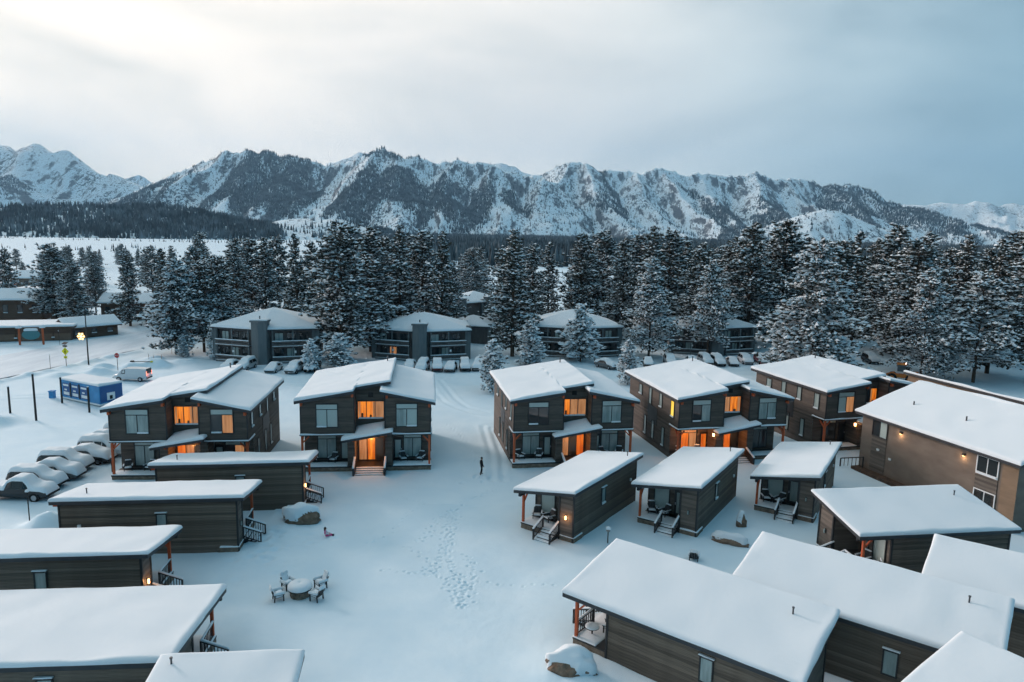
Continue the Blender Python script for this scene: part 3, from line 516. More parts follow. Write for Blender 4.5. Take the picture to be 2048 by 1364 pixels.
    # red rafter ends
    for (px, zz) in ((0.12, zl(0.1)), (xS - 0.15, zl(xS - .15)), (xR + 0.2, zr(xR + .2)), (W - 0.12, zr(W))):
        b = MB(); b.box(px - 0.10, px + 0.10, -0.42, 0.02, zz - 0.62, zz - 0.33); b.build('rafter_end', 'red_wood', th)
    # gable vent
    b = MB(); b.wbox(((xS + xR) / 2 - 0.3 + 0.1, 1.57), (1, 0), (0, -1), 0, 0.5, 0, 1, 0, 0) if False else b.box((xS + xR) / 2 - 0.25, (xS + xR) / 2 + 0.25, 1.52, 1.57, 7.15 * 1.0, 7.6); b.build('gable_vent', 'black', th)
    # deck, plinth, stairs
    d = MB(); d.box(-0.10, xS - 0.2, -0.12, 2.0, 0.36, 0.50); d.box(xR + 0.2, W + 0.10, -0.12, 2.0, 0.36, 0.50); d.box(xS - 0.2, xR + 0.2, -0.12, 1.75, 0.34, 0.48); do = d.build('porch_deck', 'trim', th)
    pl = MB(); k = 0
    for z in (-0.25, -0.08, 0.08, 0.22):
        u = -0.06
        while u < W:
            ln = rnd.uniform(0.25, 0.6); o = rnd.uniform(0, 0.035)
            if not (xS - 0.1 < u + ln / 2 < xR + 0.1): pl.box(u, min(u + ln - 0.012, W + 0.06), -0.07 - o, 0.3, z, z + 0.135)
            u += ln
    tag(pl.build('stone_plinth', 'stone', th), kind='stuff')
    snow_strip(do, -0.10, xS - 0.75, -0.12, 1.2, 0.50, 0.13, seed=idx); snow_strip(do, xR + 0.75, W + 0.10, -0.12, 1.2, 0.50, 0.13, seed=idx + 5)
    for i in range(4):
        b = MB(); b.box(xS + 0.12, xR - 0.12, -0.12 - 0.32 * (i + 1), -0.12 - 0.32 * i, -0.2, 0.48 - 0.12 * (i + 1)); so = b.build('step', 'trim', th)
        snow_strip(so, xS + 0.14, xR - 0.14, -0.10 - 0.32 * (i + 1), -0.14 - 0.32 * i, 0.48 - 0.12 * (i + 1), 0.10, name='step_snow')
    for px in (xS - 0.02, xR + 0.02):
        b = MB(); b.hexa([(px - .09, -1.55, -.2), (px + .09, -1.55, -.2), (px + .09, .05, -.2), (px - .09, .05, -.2), (px - .09, -1.55, .75), (px + .09, -1.55, .75), (px + .09, .05, 1.35), (px - .09, .05, 1.35)]); bo = b.build('stair_wall', 'trim', th)
        snow_quad(bo, (px - .1, -1.57, .755), (px + .1, -1.57, .755), (px - .1, .05, 1.355), (px + .1, .05, 1.355), .14, .09, name='rail_snow', lean=0.01)
    # entry canopy
    cz = lambda q: 3.45 + 0.17 * (q - xS + 1.2)
    e0, e1 = xS - 1.15, xR + 0.75
    cp = [(e0, -1.25, cz(e0)), (e1, -1.25, cz(e1)), (e1, -0.22, cz(e1)), (xR - 0.06, -0.22, cz(xR)), (xR - 0.06, 1.55, cz(xR) + .25), (xS + 0.06, 1.55, cz(xS) + .25), (xS + .06, -0.22, cz(xS)), (e0, -0.22, cz(e0))]
    b = MB(); b.prism(cp, 0.24); co = b.build('entry_canopy', 'fascia', th)
    snow_quad(co, (e0, -1.25, cz(e0)), (e1, -1.25, cz(e1)), (e0, -0.25, cz(e0)), (e1, -0.25, cz(e1)), 0.27, 0.3, seed=idx + 9)
    snow_quad(co, (xS + 0.08, -0.75, cz(xS)), (xR - 0.08, -0.75, cz(xR)), (xS + 0.08, 1.55, cz(xS) + .30), (xR - 0.08, 1.55, cz(xR) + .30), 0.29, 0.3, seed=idx + 19)
    for px in (xS - 0.1, xR + 0.1):
        b = MB(); b.box(px - 0.08, px + 0.08, -0.5, 0.03, cz(px) - 0.50, cz(px) - 0.26); b.build('canopy_bracket', 'red_wood', th)
    # posts with knee braces
    for px, s in ((0.10, 1), (W - 0.10, -1)):
        b = MB(); b.box(px - 0.10, px + 0.10, -0.02, 0.18, 0.5, ZF - 0.14); b.bar((px, 0.08, ZF - 0.95), (px, 0.95, ZF - 0.18), 0.13); b.bar((px + s * .08, 0.08, ZF - 0.75), (px + s * 0.65, 0.08, ZF - 0.18), 0.12); b.build('post', 'red_wood', th)
    # front windows
    fr = ((1, 0), (0, -1)); g = ['glass', 'glass']
    window(th, (1.55 * f, -0.012), *fr, 2.0 * f, 4.55, 2.25, lits.get('ul', g), transom=0.22, snow=[(0.0, 0.48)] if idx != 1 else [(0.5, 1.0)])
    window(th, (9.35 * f, -0.012), *fr, 2.0 * f, 4.55, 2.25, lits.get('ur', g), transom=0.22, snow=[(0.5, 1.0)] if idx != 1 else [(0.0, 0.48)])
    window(th, (xS + 0.22, 1.575), *fr, xR - xS - 0.44, 4.95, 1.75, lits.get('uc', ['lit_orange', 'lit_orange', 'lit_amber']), snow=[(0.02, .98)])
    window(th, (1.35 * f, 1.985), *fr, 1.75 * f, 0.78, 2.35, lits.get('ll', g), transom=0.16)
    window(th, (10.0 * f, 1.985), *fr, 1.75 * f, 0.78, 2.35, lits.get('lr', g), transom=0.16)
    for px, key in ((3.6 * f, 'dl'), (8.98 * f, 'dr')):
        b = MB(); b.box(px - 0.05, px + 0.85, 1.93, 1.985, 0.5, 2.75); dd = b.build('door', 'trim', th); q = MB(); q.box(px + 0.12, px + 0.68, 1.915, 1.935, 0.7, 2.55); q.build('pane', lits.get(key, 'blind'), dd)
        q = MB(); q.box(px + 0.74, px + 0.80, 1.88, 1.93, 1.45, 1.65); q.build('handle', 'chrome', dd)
    b = MB(); b.box(xS + 0.15, xR - 0.15, 1.66, 1.735, 0.48, 2.95); en = b.build('entry_door', 'trim', th)
    wE = (xR - xS - 0.5) / 3
    for i, pm in enumerate(lits.get('en', ['lit_amber', 'lit_red', 'glass_dark'])): q = MB(); u = xS + 0.25 + i * wE; q.box(u + 0.05, u + wE - 0.05, 1.64, 1.665, 0.62, 2.85); q.build('pane', pm, en)
    # side windows
    for px, t, n_ in ((-0.012, (0, -1), (-1, 0)), (W + 0.012, (0, 1), (1, 0))):
        for k, (yy, zz, ww, hh_) in enumerate(((1.2, 4.7, 0.75, 1.7), (4.3, 5.0, 0.7, 1.5), (7.2, 4.7, 0.7, 1.8), (10.0, 5.2, 0.9, 1.1), (3.4, 0.9, 0.6, 2.0), (6.2, 0.9, 0.6, 2.1), (8.4, 0.9, 0.6, 2.1))):
            pm = ['glass'] if not (side_lit and k == 0 and px < 0) else [side_lit]
            window(th, (px, yy + (ww if px < 0 else 0)), t, n_, ww, zz, hh_, pm, fw=0.07, snow=[(0, 1)] if k % 3 != 2 else None)
        b = MB(); b.box(min(px, px - n_[0] * -0.03), max(px, px + n_[0] * 0.03), 5.5, 8.1, 2.6, 4.6); b.build('panel', 'trim', th)
    return th
HS = [(1, -37.315, 64.447, 0.093, 7.194, 8.652, 7.078, 13.384, 12.477, 'dark two-storey lodge at the far left, behind the snow-roofed cabins', dict(ur=['glass_dark', 'lit_amber'], uc=['lit_orange', 'lit_orange', 'lit_amber'], en=['lit_red', 'lit_amber', 'glass_dark'], lr=['glass_dark', 'lit_amber'])),
      (2, -20.521, 67.843, 0.116, 7.526, 9.097, 7.297, 13.482, 12.616, 'dark two-storey lodge seen frontally with wide lit entry steps', dict(ul=['blind', 'blind'], uc=['lit_orange', 'lit_orange', 'lit_amber'], en=['lit_amber', 'lit_orange', 'glass_dark'], ur=['glass', 'blind'])),
      (3, 0.359, 70.249, 0.174, 7.37, 8.685, 7.054, 14.134, 12.563, 'dark two-storey lodge just right of the standing person', dict(ul=['glass_dark', 'glass_dark'], uc=['lit_orange', 'lit_amber', 'lit_amber'], en=['lit_amber', 'glass_dark', 'lit_red'])),
      (4, 17.601, 72.626, 0.212, 7.29, 8.666, 7.001, 14.571, 12.449, 'dark two-storey lodge with orange-lit porch and one yellow side window', dict(ul=['glass_dark', 'glass'], uc=['lit_amber', 'lit_orange'], ll=['lit_red', 'lit_amber'], dl='lit_red', en=['glass_dark', 'lit_red', 'glass_dark'], lr=['glass_dark', 'glass_dark'], dr='glass_dark'), 'lit_yellow'),
      (5, 35.156, 77.721, 0.274, 7.293, 8.545, 7.15, 13.811, 12.799, 'dark two-storey lodge partly hidden behind the long tan building', dict(ul=['blind', 'lit_amber'], uc=['lit_red', 'glass_dark', 'lit_orange'], ll=['glass_dark', 'glass_dark'], dl='glass_dark', en=['lit_red', 'lit_red', 'glass_dark']))]
for h in HS: house(*h)
def hw(i, lx, ly): h = HS[i - 1]; return world_of(h[1], h[2], h[3], lx, ly)
def porch_chair(i, lx, ly, rz, label): x_, y_ = hw(i, lx, ly); place_chair(x_, y_, 0.52, HS[i - 1][3] + rz, label, 'lounge chairs on the lodge porches')
for i, nm in ((1, 'far left lodge'), (2, 'frontal lodge'), (3, 'lodge right of the standing person'), (4, 'orange-lit lodge')):
    porch_chair(i, 0.95, 1.1, 0.35, 'outer lounge chair, left porch of the %s' % nm); porch_chair(i, 2.9, 1.1, -0.3, 'lounge chair by the door, left porch of the %s' % nm)
for i, nm in ((2, 'frontal lodge'), (3, 'lodge right of the standing person')):
    porch_chair(i, 9.9, 1.1, 0.3, 'lounge chair by the door, right porch of the %s' % nm); porch_chair(i, 11.6, 1.1, -0.35, 'outer lounge chair, right porch of the %s' % nm)
for (i, lx, ly, lz, e) in ((1, 6.6, 0.6, 2.6, 40), (2, 6.6, 0.3, 2.5, 80), (3, 6.6, 0.6, 2.5, 45), (4, 2.2, 0.9, 3.1, 70), (4, 6.6, 0.7, 2.5, 35), (5, 6.6, 0.7, 2.5, 35)): lamp_light(*hw(i, lx, ly), lz, e, (1.0, 0.36, 0.09), 0.15)

# round porch lanterns of the right-hand lodges
def lantern(parent_xy, z, label, e=14, r=0.13):
    t = thing('porch_lantern', label, 'lamp', (parent_xy[0], parent_xy[1], z), 0, 'lit porch lanterns')
    b = MB(); b.tube((0, 0, -r * 1.4), (0, 0, r * 1.4), r * 0.8, r, 10); b.build('lamp_glass', 'lamp', t)
    b = MB(); b.tube((0, 0, r * 1.4), (0, 0, r * 1.8), r * 1.2, r * 0.6, 10); b.bar((0, 0, r * 1.5), (0, 0.35, r * 1.5), 0.05); b.build('lamp_bracket', 'trim', t)
    lamp_light(parent_xy[0], parent_xy[1] - 0.22, z, e)
lantern(hw(4, 4.0, 0.0 - 0.12 + 0.0), 3.05, 'glowing round lantern on the orange-lit lodge porch'); lantern(hw(5, 4.0, -0.12), 3.05, 'glowing round lantern on the lodge behind the tan building')

# ------------------------------------------------------------------ cabins
CABN = {1: 'the cabin with lit porch lamp', 2: 'the middle cabin facing the viewer', 3: 'the small rightmost cabin', 4: 'the cabin with the orange post', 5: 'the nearest plank cabin'}
def cabin(idx, x, y, a, W, L, zl_, zr_, mir, label, lamp=False, side='high', long_=True, chairs='', stairs=True):
    th = thing('cabin', label, 'cabin', (x, y, 0), a, 'single-storey cabins around the courtyard')
    M_ = W if mir else None
    lo, hi = (zr_, zl_) if mir else (zl_, zr_)       # canonical: low porch side at x = 0
    lo -= 0.26; hi -= 0.26; ov, pov = 0.45, 0.6; T = 0.26
    zt = lambda q: lo + (hi - lo) * q / W - T
    X0, X1, Y0, Y1 = ov, W - ov, pov, L - ov; xn, yn = min(4.0, W * 0.70), pov + 2.2
    w = MB(M_)
    w.lap((X0, Y1), (X0, yn), -0.2, -0.2, zt(X0), zt(X0)) if side == 'high' else None
    w.lap((X0, yn), (xn, yn), -0.2, -0.2, zt(X0), zt(xn)); w.lap((xn, yn), (xn, Y0), -0.2, -0.2, zt(xn), zt(xn)); w.lap((xn, Y0), (X1, Y0), -0.2, -0.2, zt(xn), zt(X1))
    w.lap((X1, Y1), (X0, Y1), -0.2, -0.2, zt(X1), zt(X0))
    w.box(X0 + 0.03, X1 - 0.03, yn + 0.03, Y1 - 0.03, 0, zt(X0) - 0.02); w.box(xn + 0.03, X1 - 0.03, Y0 + 0.03, Y1 - 0.03, 0, zt(xn) - 0.02)
    w.box(X1 - 0.03, X1, Y0, Y1, 0, zt(X1) - 0.01); w.box(X0, X0 + 0.03, yn, Y1, 0, zt(X0) - 0.01)
    wo = w.build('wall', 'siding_grey', th)
    # single planks on the long wall in view
    if side == 'high': px0, px1, p0, p1, top = X1, X1 + 0.03, Y0, Y1, zt(X1)
    else: px0, px1, p0, p1, top = X0 - 0.03, X0, yn, Y1, zt(X0)
    k = int((top + 0.15) / 0.19); me = None
    for i in range(k):
        if me is None:
            b = MB(M_); q0, q1 = (px0, px1) if side == 'high' else (px0, px1); o = 0.012
            if side == 'high': b.hexa([(q0, p0, 0), (q1 + o, p0, 0), (q1 + o, p1, 0), (q0, p1, 0), (q0, p0, .18), (q1, p0, .18), (q1, p1, .18), (q0, p1, .18)])
            else: b.hexa([(q0 - o, p0, 0), (q1, p0, 0), (q1, p1, 0), (q0 - o, p1, 0), (q0, p0, .18), (q1, p0, .18), (q1, p1, .18), (q0, p1, .18)])
            ob = b.build('plank', 'plank', wo); me = ob.data
        else: ob = link(bpy.data.objects.new('plank', me), wo)
        ob.location.z = -0.15 + i * 0.19 + rnd.uniform(-0.004, 0.004); ob.location.x = rnd.uniform(-0.003, 0.003)
    for (px, py) in ((X1, Y0), (X1, Y1), (X0, yn), (X0, Y1), (xn, Y0)): c = MB(M_); c.box(px - 0.07, px + 0.07, py - 0.07, py + 0.07, -0.2, zt(px) - 0.005); c.build('corner_board', 'trim', th)
    # roof
    r = MB(M_); r.prism([(0, 0, lo), (W, 0, hi), (W, L, hi), (0, L, lo)], T); ro = r.build('roof', 'fascia', th)
    snow_quad(ro, (0, 0, lo), (W, 0, hi), (0, L, lo), (W, L, hi), 0.25, 0.17, M_, seed=idx * 5 + 40)
    vp = (W * 0.72, L * 0.86) if mir else (W * 0.85, L * 0.88)
    zz = lo + (hi - lo) * vp[0] / W; q = MB(M_); q.tube((*vp, zz), (*vp, zz + 0.58), 0.045); q.tube((*vp, zz + .58), (*vp, zz + .64), 0.07); q.build('vent_pipe', 'metal', ro)
    # red beam end and porch post
    b = MB(M_); b.box(X0 - 0.05, X0 + 0.13, 0.12, yn, zt(X0) - 0.30, zt(X0) - 0.02); b.build('porch_beam', 'trim', th)
    b = MB(M_); b.box(X1 - 0.2, X1 - 0.02, Y1 + 0.02, L - 0.03, zt(X1) - 0.22, zt(X1) - 0.04); b.build('beam_end', 'red_wood', th)
    b = MB(M_); b.box(X0 + 0.0, X0 + 0.17, Y0 + 0.02, Y0 + 0.19, 0.5, zt(X0) - 0.30); b.bar((X0 + .085, Y0 + .1, zt(X0) - 0.95), (X0 + 0.085, Y0 + 0.7, zt(X0) - 0.32), 0.11); b.build('porch_post', 'red_wood', th)
    # deck with ledgestone skirt
    d = MB(M_); d.box(X0 - 0.06, xn, Y0 - 0.06, yn, 0.40, 0.50); do = d.build('porch_deck', 'trim', th)
    st = MB(M_); sx0 = xn - 1.55
    for z in (-0.25, -0.11, 0.02, 0.15, 0.27):
        u = X0
        while u < X1 + 0.05:
            ln = rnd.uniform(0.22, 0.5); o = rnd.uniform(0, 0.03)
            if not (sx0 - 0.05 < u + ln / 2 < xn - 0.05): st.box(u, min(u + ln - 0.012, X1 + 0.04), Y0 - 0.04 - o, Y0 + 0.2, z, z + 0.115)
            u += ln
        u = Y0
        while u < yn:
            ln = rnd.uniform(0.22, 0.5); o = rnd.uniform(0, 0.03); st.box(X0 - 0.04 - o, X0 + 0.2, u, min(u + ln - 0.012, yn), z, z + 0.115); u += ln
        u = Y0
        while u < Y0 + 1.3:
            ln = rnd.uniform(0.22, 0.5); o = rnd.uniform(0, 0.03); st.box(X1 - 0.2, X1 + 0.10 + o, u, min(u + ln - 0.012, Y0 + 1.5), z, z + 0.115); u += ln
    tag(st.build('stone_skirt', 'stone', th), kind='stuff')
    snow_strip(do, X0 - 0.06, xn - 0.15, Y0 - 0.05, Y0 + 1.5, 0.50, 0.11, M_, idx)
    snow_strip(th, X1 + 0.045, X1 + 0.15, Y0, Y0 + 1.3, 0.385, 0.10, M_, idx, 'ledge_snow'); snow_strip(th, xn + 0.1, X1 + 0.1, Y0 - 0.09, Y0 - 0.03, 0.385, 0.10, M_, idx, 'ledge_snow')
    # steps and railings
    if stairs:
        for i in range(4):
            b = MB(M_); y1 = Y0 - 0.06 - 0.3 * i; b.box(sx0 + 0.08, xn - 0.14, y1 - 0.3, y1, -0.2, 0.5 - 0.12 * (i + 1)); so = b.build('step', 'trim', th)
            snow_strip(so, sx0 + 0.1, xn - 0.16, y1 - 0.28, y1 - 0.02, 0.5 - 0.12 * (i + 1), 0.10, M_, i, 'step_snow')
        for px in (sx0, xn - 0.06):
            b = MB(M_); A, B = (px, Y0 + 0.1, 1.42), (px, Y0 - 1.35, 0.86); b.bar(A, B, 0.11, 0.09)
            b.bar((px, Y0 + 0.1, 0.5), A, 0.10); b.bar((px, Y0 - 1.32, -0.2), (px, Y0 - 1.32, 0.9), 0.10); b.bar((px, Y0, .62), (px, Y0 - 1.32, .1), 0.06)
            for i in range(1, 8): u = i / 8; yy = Y0 + 0.1 - 1.42 * u; b.bar((px, yy, 0.55 - 0.5 * u), (px, yy, 1.40 - 0.55 * u), 0.04)
            ra = b.build('railing', 'trim', th)
            snow_quad(ra, (px - .075, Y0 - 1.37, .905), (px + .075, Y0 - 1.37, .905), (px - .075, Y0 + .12, 1.475), (px + .075, Y0 + .12, 1.475), .12, .07, M_, name='rail_snow', lean=0.0)
    if side == 'low' or mir:       # railing across the porch edge
        b = MB(M_); b.bar((X0 + .08, Y0 + .06, 1.40), (sx0, Y0 + .06, 1.40), 0.10); b.bar((X0 + .08, Y0 + .06, .62), (sx0, Y0 + .06, .62), 0.06)
        for i in range(9): u = X0 + 0.15 + (sx0 - X0 - 0.25) * i / 8; b.bar((u, Y0 + .06, .6), (u, Y0 + .06, 1.38), 0.04)
        ra = b.build('railing', 'trim', th); snow_strip(ra, X0 + 0.1, sx0 - 0.05, Y0, Y0 + 0.12, 1.45, 0.10, M_, idx, 'rail_snow')
    # openings
    fr = ((1, 0), (0, -1))
    window(th, (X0 + 0.55, yn - 0.012), *fr, 1.25, 0.85, 1.95, ['blind'], M_)
    b = MB(M_); u = xn - 1.25; b.box(u, u + 0.98, yn - 0.07, yn - 0.01, 0.5, 2.75); dd = b.build('door', 'trim', th); q = MB(M_); q.box(u + 0.2, u + 0.8, yn - 0.09, yn - 0.068, 0.75, 2.55); q.build('pane', 'glass', dd)
    q = MB(M_); q.box(u + 0.07, u + 0.13, yn - 0.12, yn - 0.07, 1.45, 1.65); q.build('handle', 'chrome', dd)
    for yy in (L * 0.42,):
        if side == 'high': window(th, (X1 + 0.045, yy), (0, 1), (1, 0), 0.62, 1.75, 1.3, ['glass'], M_, fw=0.07, snow=[(0, 1)]); bb = MB(M_); bb.box(X1 + 0.045, X1 + 0.2, yy - 0.1, yy + 0.72, 3.14, 3.19)
        else: yy = L * 0.62; window(th, (X0 - 0.045, yy + 0.62), (0, -1), (-1, 0), 0.62, 1.15, 1.3, ['glass'], M_, fw=0.07); bb = MB(M_); bb.box(X0 - 0.2, X0 - 0.045, yy - 0.1, yy + 0.72, 2.54, 2.59)
        hd = bb.build('window_hood', 'trim', th)
        if side == 'high': snow_strip(hd, X1 + 0.05, X1 + 0.2, yy - 0.1, yy + 0.72, 3.19, 0.09, M_)
        else: snow_strip(hd, X0 - 0.2, X0 - 0.05, yy - 0.1, yy + 0.72, 2.59, 0.09, M_)
    if side == 'high':
        b = MB(M_); b.box(X1 + 0.04, X1 + 0.14, L * 0.86, L * 0.86 + 0.22, 2.2, 2.42); b.build('wall_vent', 'white_paint', th)
    # sconce
    b = MB(M_); lx = (xn + X1) / 2; b.box(lx - 0.08, lx + 0.08, Y0 - 0.06, Y0 - 0.02, 1.75, 2.15); sc = b.build('wall_lamp', 'trim', th)
    b = MB(M_); b.tube((lx, Y0 - 0.11, 1.80), (lx, Y0 - 0.11, 2.08), 0.065, 0.065, 8); b.build('lamp_glass', 'lamp' if lamp else 'glass', sc)
    mx = lambda q: W - q if mir else q
    if lamp: lamp_light(*world_of(x, y, a, mx(lx), Y0 - 0.35), 1.95, 9)
    for k, ch in enumerate(chairs):
        cx, cy2, rz = {'a': (X0 + 0.65, Y0 + 1.35, 0.5), 'b': (X0 + 1.75, Y0 + 1.35, -0.35)}[ch]
        wx_, wy_ = world_of(x, y, a, mx(cx), cy2)
        place_chair(wx_, wy_, 0.52, a + (-rz if mir else rz), 'lounge chair by the %s on the porch of %s' % ('post' if ch == 'a' else 'door', CABN[idx]), 'lounge chairs on the cabin porches')
    return th
cabin(1, 0.366, 55.163, -0.6, 5.702, 12.3, 3.576, 4.54, False, 'dark cabin with a lit porch lamp, nearest the footprint trail', True, chairs='ab')
cabin(2, 10.15, 56.675, -0.573, 5.842, 12.09, 3.708, 4.619, False, 'middle one of three cabins whose porch steps face the viewer', chairs='ab')
cabin(3, 21.03, 59.95, -0.558, 5.664, 12.04, 3.46, 4.46, False, 'smallest and rightmost of three cabins with porch steps facing the viewer', chairs='ab')
cabin(4, 23.335, 52.78, -1.43, 6.227, 12.435, 4.84, 3.90, True, 'cabin in front of the tan building with a bright orange post', False, side='low', chairs='ab')
cabin(5, 7.018, 43.7, -2.235, 6.146, 13.54, 4.59, 3.516, True, 'nearest cabin at bottom right with brown plank wall and corner porch', side='low', chairs='b')
cabin(6, 16.588, 44.197, -2.224, 5.634, 13.487, 5.046, 3.931, True, 'long snow-roofed cabin directly behind the nearest bottom right one', side='low', stairs=False)
cabin(7, 28.7, 45.6, -2.22, 5.6, 12.15, 4.53, 3.5, True, 'cabin roof cut by the right picture edge, below the orange-post cabin', side='low', stairs=False)
cabin(8, -16.93, 57.98, 1.705, 5.485, 12.82, 4.6, 3.66, True, 'dark plank cabin standing before the far left lodge', True)
cabin(9, -19.365, 49.724, 1.686, 5.676, 13.33, 4.6, 3.74, True, 'dark plank cabin with baluster stair beside the trampled snow', False)
cabin(10, -21.74, 40.64, 1.678, 5.763, 14.5, 4.48, 3.665, True, 'dark plank cabin cut by the left edge with a lit wall lamp', True)
cabin(11, -15.5, 30.3, 1.66, 8.4, 13, 4.25, 3.5, True, 'widest snow roof at bottom left with a deep dark fascia', False)
cabin(12, -8.63, 24.6, 1.68, 5.7, 6.3, 4.4, 4.9, False, 'snow roof at the bottom edge in front of the widest left roof', False, stairs=False)
def pyramid_snow(parent, poly, apex, thick, m=18, name='snow_cover', seed=0):
    P = []; n = len(poly); per = []
    for i in range(n):
        a, b = np.array(poly[i], float), np.array(poly[(i + 1) % n], float); k = max(3, int(np.linalg.norm(b - a) / 0.6))
        for j in range(k): per.append(a + (b - a) * j / k)
    per = np.array(per); K = len(per); ap = np.array(apex, float); ts = np.concatenate([[0, 0.015, 0.04, 0.08, 0.13], np.linspace(0.2, 0.97, m)])
    rows = []
    for t in ts:
        q = per * (1 - t) + ap * t; d = t * np.linalg.norm(per - ap, axis=1); pr = 0.18 + 0.82 * np.sqrt(1 - (1 - np.clip(d / 0.35, 0, 1)) ** 2)
        q = q.copy(); q[:, 2] += thick * pr + 0.06 * fbm(q[:, 0] * 0.7 + seed, q[:, 1] * 0.7, 3, 15) - 0.25 * thick * np.clip((t - .8) / .2, 0, 1); rows.append(q)
    low = per.copy(); low[:, 2] += 0.003; V = np.concatenate([low] + rows + [[ap + [0, 0, thick * 0.72]]]); F = []
    for r_ in range(len(rows)):
        for i in range(K): j = (i + 1) % K; F.append((r_ * K + i, r_ * K + j, (r_ + 1) * K + j, (r_ + 1) * K + i))
    tip = len(V) - 1; b0 = len(rows) * K
    me = bpy.data.meshes.new(name); me.from_pydata([tuple(v) for v in V], [], F + [(b0 + i, b0 + (i + 1) % K, tip) for i in range(K)]); me.materials.append(MATS['snow_fine']); me.polygons.foreach_set('use_smooth', [True] * len(me.polygons)); me.update()
    return link(bpy.data.objects.new(name, me), parent)
cabin(13, 21.25, 31.0, -2.55, 5.6, 9.0, 6.0, 5.2, True, 'tall snow roof corner filling the bottom right of the picture', side='low', stairs=False)

# ------------------------------------------------------------------ long tan building and the brown one behind
ux = Vector((41.0 - 36.1, 56.2 - 73.0)).normalized(); ay = math.atan2(ux.y, ux.x)
th = thing('tan_building', 'long tan two-storey building with wall lights at the right edge', 'building', (36.1, 73.0, 0), ay)   # local x along the wall, y away from the camera
LB, ZB = 18.2, 6.05
b = MB(); b.lap((0.5, 0.6), (LB - 0.5, 0.6), -0.2, -0.2, ZB, ZB, 0.35, 0.006); b.lap((0.5, 15.2), (0.5, 7.9), -0.2, -0.2, ZB, ZB + 2.6, 0.35, 0.006); b.lap((0.5, 7.9), (0.5, 0.6), -0.2, -0.2, ZB + 2.6, ZB, 0.35, 0.006); b.lap((LB - 0.5, 0.6), (LB - 0.5, 7.9), -0.2, -0.2, ZB, ZB + 2.6, 0.35, 0.006); b.lap((LB - 0.5, 7.9), (LB - 0.5, 15.2), -0.2, -0.2, ZB + 2.6, ZB, 0.35, 0.006); b.lap((LB - .5, 15.2), (.5, 15.2), -0.2, -0.2, ZB, ZB, .35, .006)
b.build('wall', 'tan', th)
for (u0, u1, z0, z1) in ((2.0, 3.9, -0.2, 3.95), (13.9, 16.0, -0.2, 3.9)):
    q = MB(); q.wbox(((0, 0.59), (1, 0), (0, -1)), u0, u1, z0, z1, 0, 0.05); q.build('panel', 'siding_grey', th)
window(th, (2.05, 0.58), (1, 0), (0, -1), 1.8, 4.05, 1.55, ['glass_dark', 'blind'])
for zz in (1.1, 4.1): window(th, (14.0, 0.57), (1, 0), (0, -1), 1.9, zz, 1.5, ['glass_dark', 'glass_dark'], name='white_framed_window', snow=[(0, 1)]).data.materials[0] = MATS['white_paint']
q = MB(); q.wbox(((0, 0.59), (1, 0), (0, -1)), LB - 1.9, LB - 0.5, -0.2, ZB, 0.0, 0.03); q.build('end_panel', 'brown', th)
r1_ = [(0, 0, ZB), (LB, 0, ZB), (LB, 7.9, ZB + 2.7), (0, 7.9, ZB + 2.7)]; b = MB(); b.prism(r1_, 0.26); ro = b.build('roof', 'fascia', th)
snow_quad(ro, (0, 0, ZB), (LB, 0, ZB), (0, 7.95, ZB + 2.72), (LB, 7.95, ZB + 2.72), 0.26, 0.2, seed=77)
r1_ = [(0, 7.9, ZB + 2.7), (LB, 7.9, ZB + 2.7), (LB, 15.8, ZB), (0, 15.8, ZB)]; b = MB(); b.prism(r1_, 0.26); ro2 = b.build('roof', 'fascia', th); snow_quad(ro2, (0, 7.85, ZB + 2.72), (LB, 7.85, ZB + 2.72), (0, 15.8, ZB), (LB, 15.8, ZB), 0.36, 0.4, seed=78)
for u in (5.6, 12.6):
    q = MB(); q.wbox(((0, 0.6), (1, 0), (0, -1)), u - 0.12, u + 0.12, ZB - 0.95, ZB - 0.72, 0, 0.16); so = q.build('wall_light', 'trim', th); q = MB(); q.wbox(((0, 0.6), (1, 0), (0, -1)), u - 0.09, u + 0.09, ZB - 0.99, ZB - 0.95, 0.02, 0.14); q.build('lamp_glass', 'lamp', so)
    lamp_light(*world_of(36.1, 73.0, ay, u, 0.3), ZB - 1.12, 9, (1.0, 0.6, 0.3))
for u, zz in ((3.0, 2.6), (4.6, 2.1)): q = MB(); q.wbox(((0, 0.59), (1, 0), (0, -1)), u - 0.14, u + 0.14, zz, zz + 0.2, 0.05, 0.16); q.build('wall_vent', 'white_paint', th)
for u in (4.0, 10.0): q = MB(); q.tube((u, 3.4, ZB + 1.1), (u, 3.4, ZB + 1.8), 0.07); q.build('vent_pipe', 'metal', ro)
b = MB(); b.wbox(((0, 0.55), (1, 0), (0, -1)), 0.6, 9.5, -0.2, 0.30, 0, 1.0); b.build('planting_bed', 'bark', th)
b = MB(); b.bar((-0.2, -1.1, 0.9), (1.6, 0.2, 1.5), 0.1); b.bar((-.2, -1.1, -.2), (-.2, -1.1, .9), .1); b.bar((1.5, .2, -.2), (1.5, .2, 1.5), .1)
for i in range(1, 6): u = i / 6; b.bar((-.2 + 1.8 * u, -1.1 + 1.3 * u, .1 + .4 * u), (-.2 + 1.8 * u, -1.1 + 1.3 * u, .9 + .6 * u), .04)
ra = b.build('railing', 'trim', th)
th = thing('brown_building', 'brown flat-roofed building rising behind the tan one', 'building', (51.2, 90.6, 0), math.atan2(75.25 - 90.53, 55.23 - 51.25))
b = MB(); c = [(0, 0), (24, 0), (24, 9), (0, 9)]
for i in range(4): b.lap(c[i], c[(i + 1) % 4], -0.2, -0.2, 6.6 - (3.2 if c[i][1] else 0), 6.6 - (3.2 if c[(i + 1) % 4][1] else 0), 0.4, 0.006)
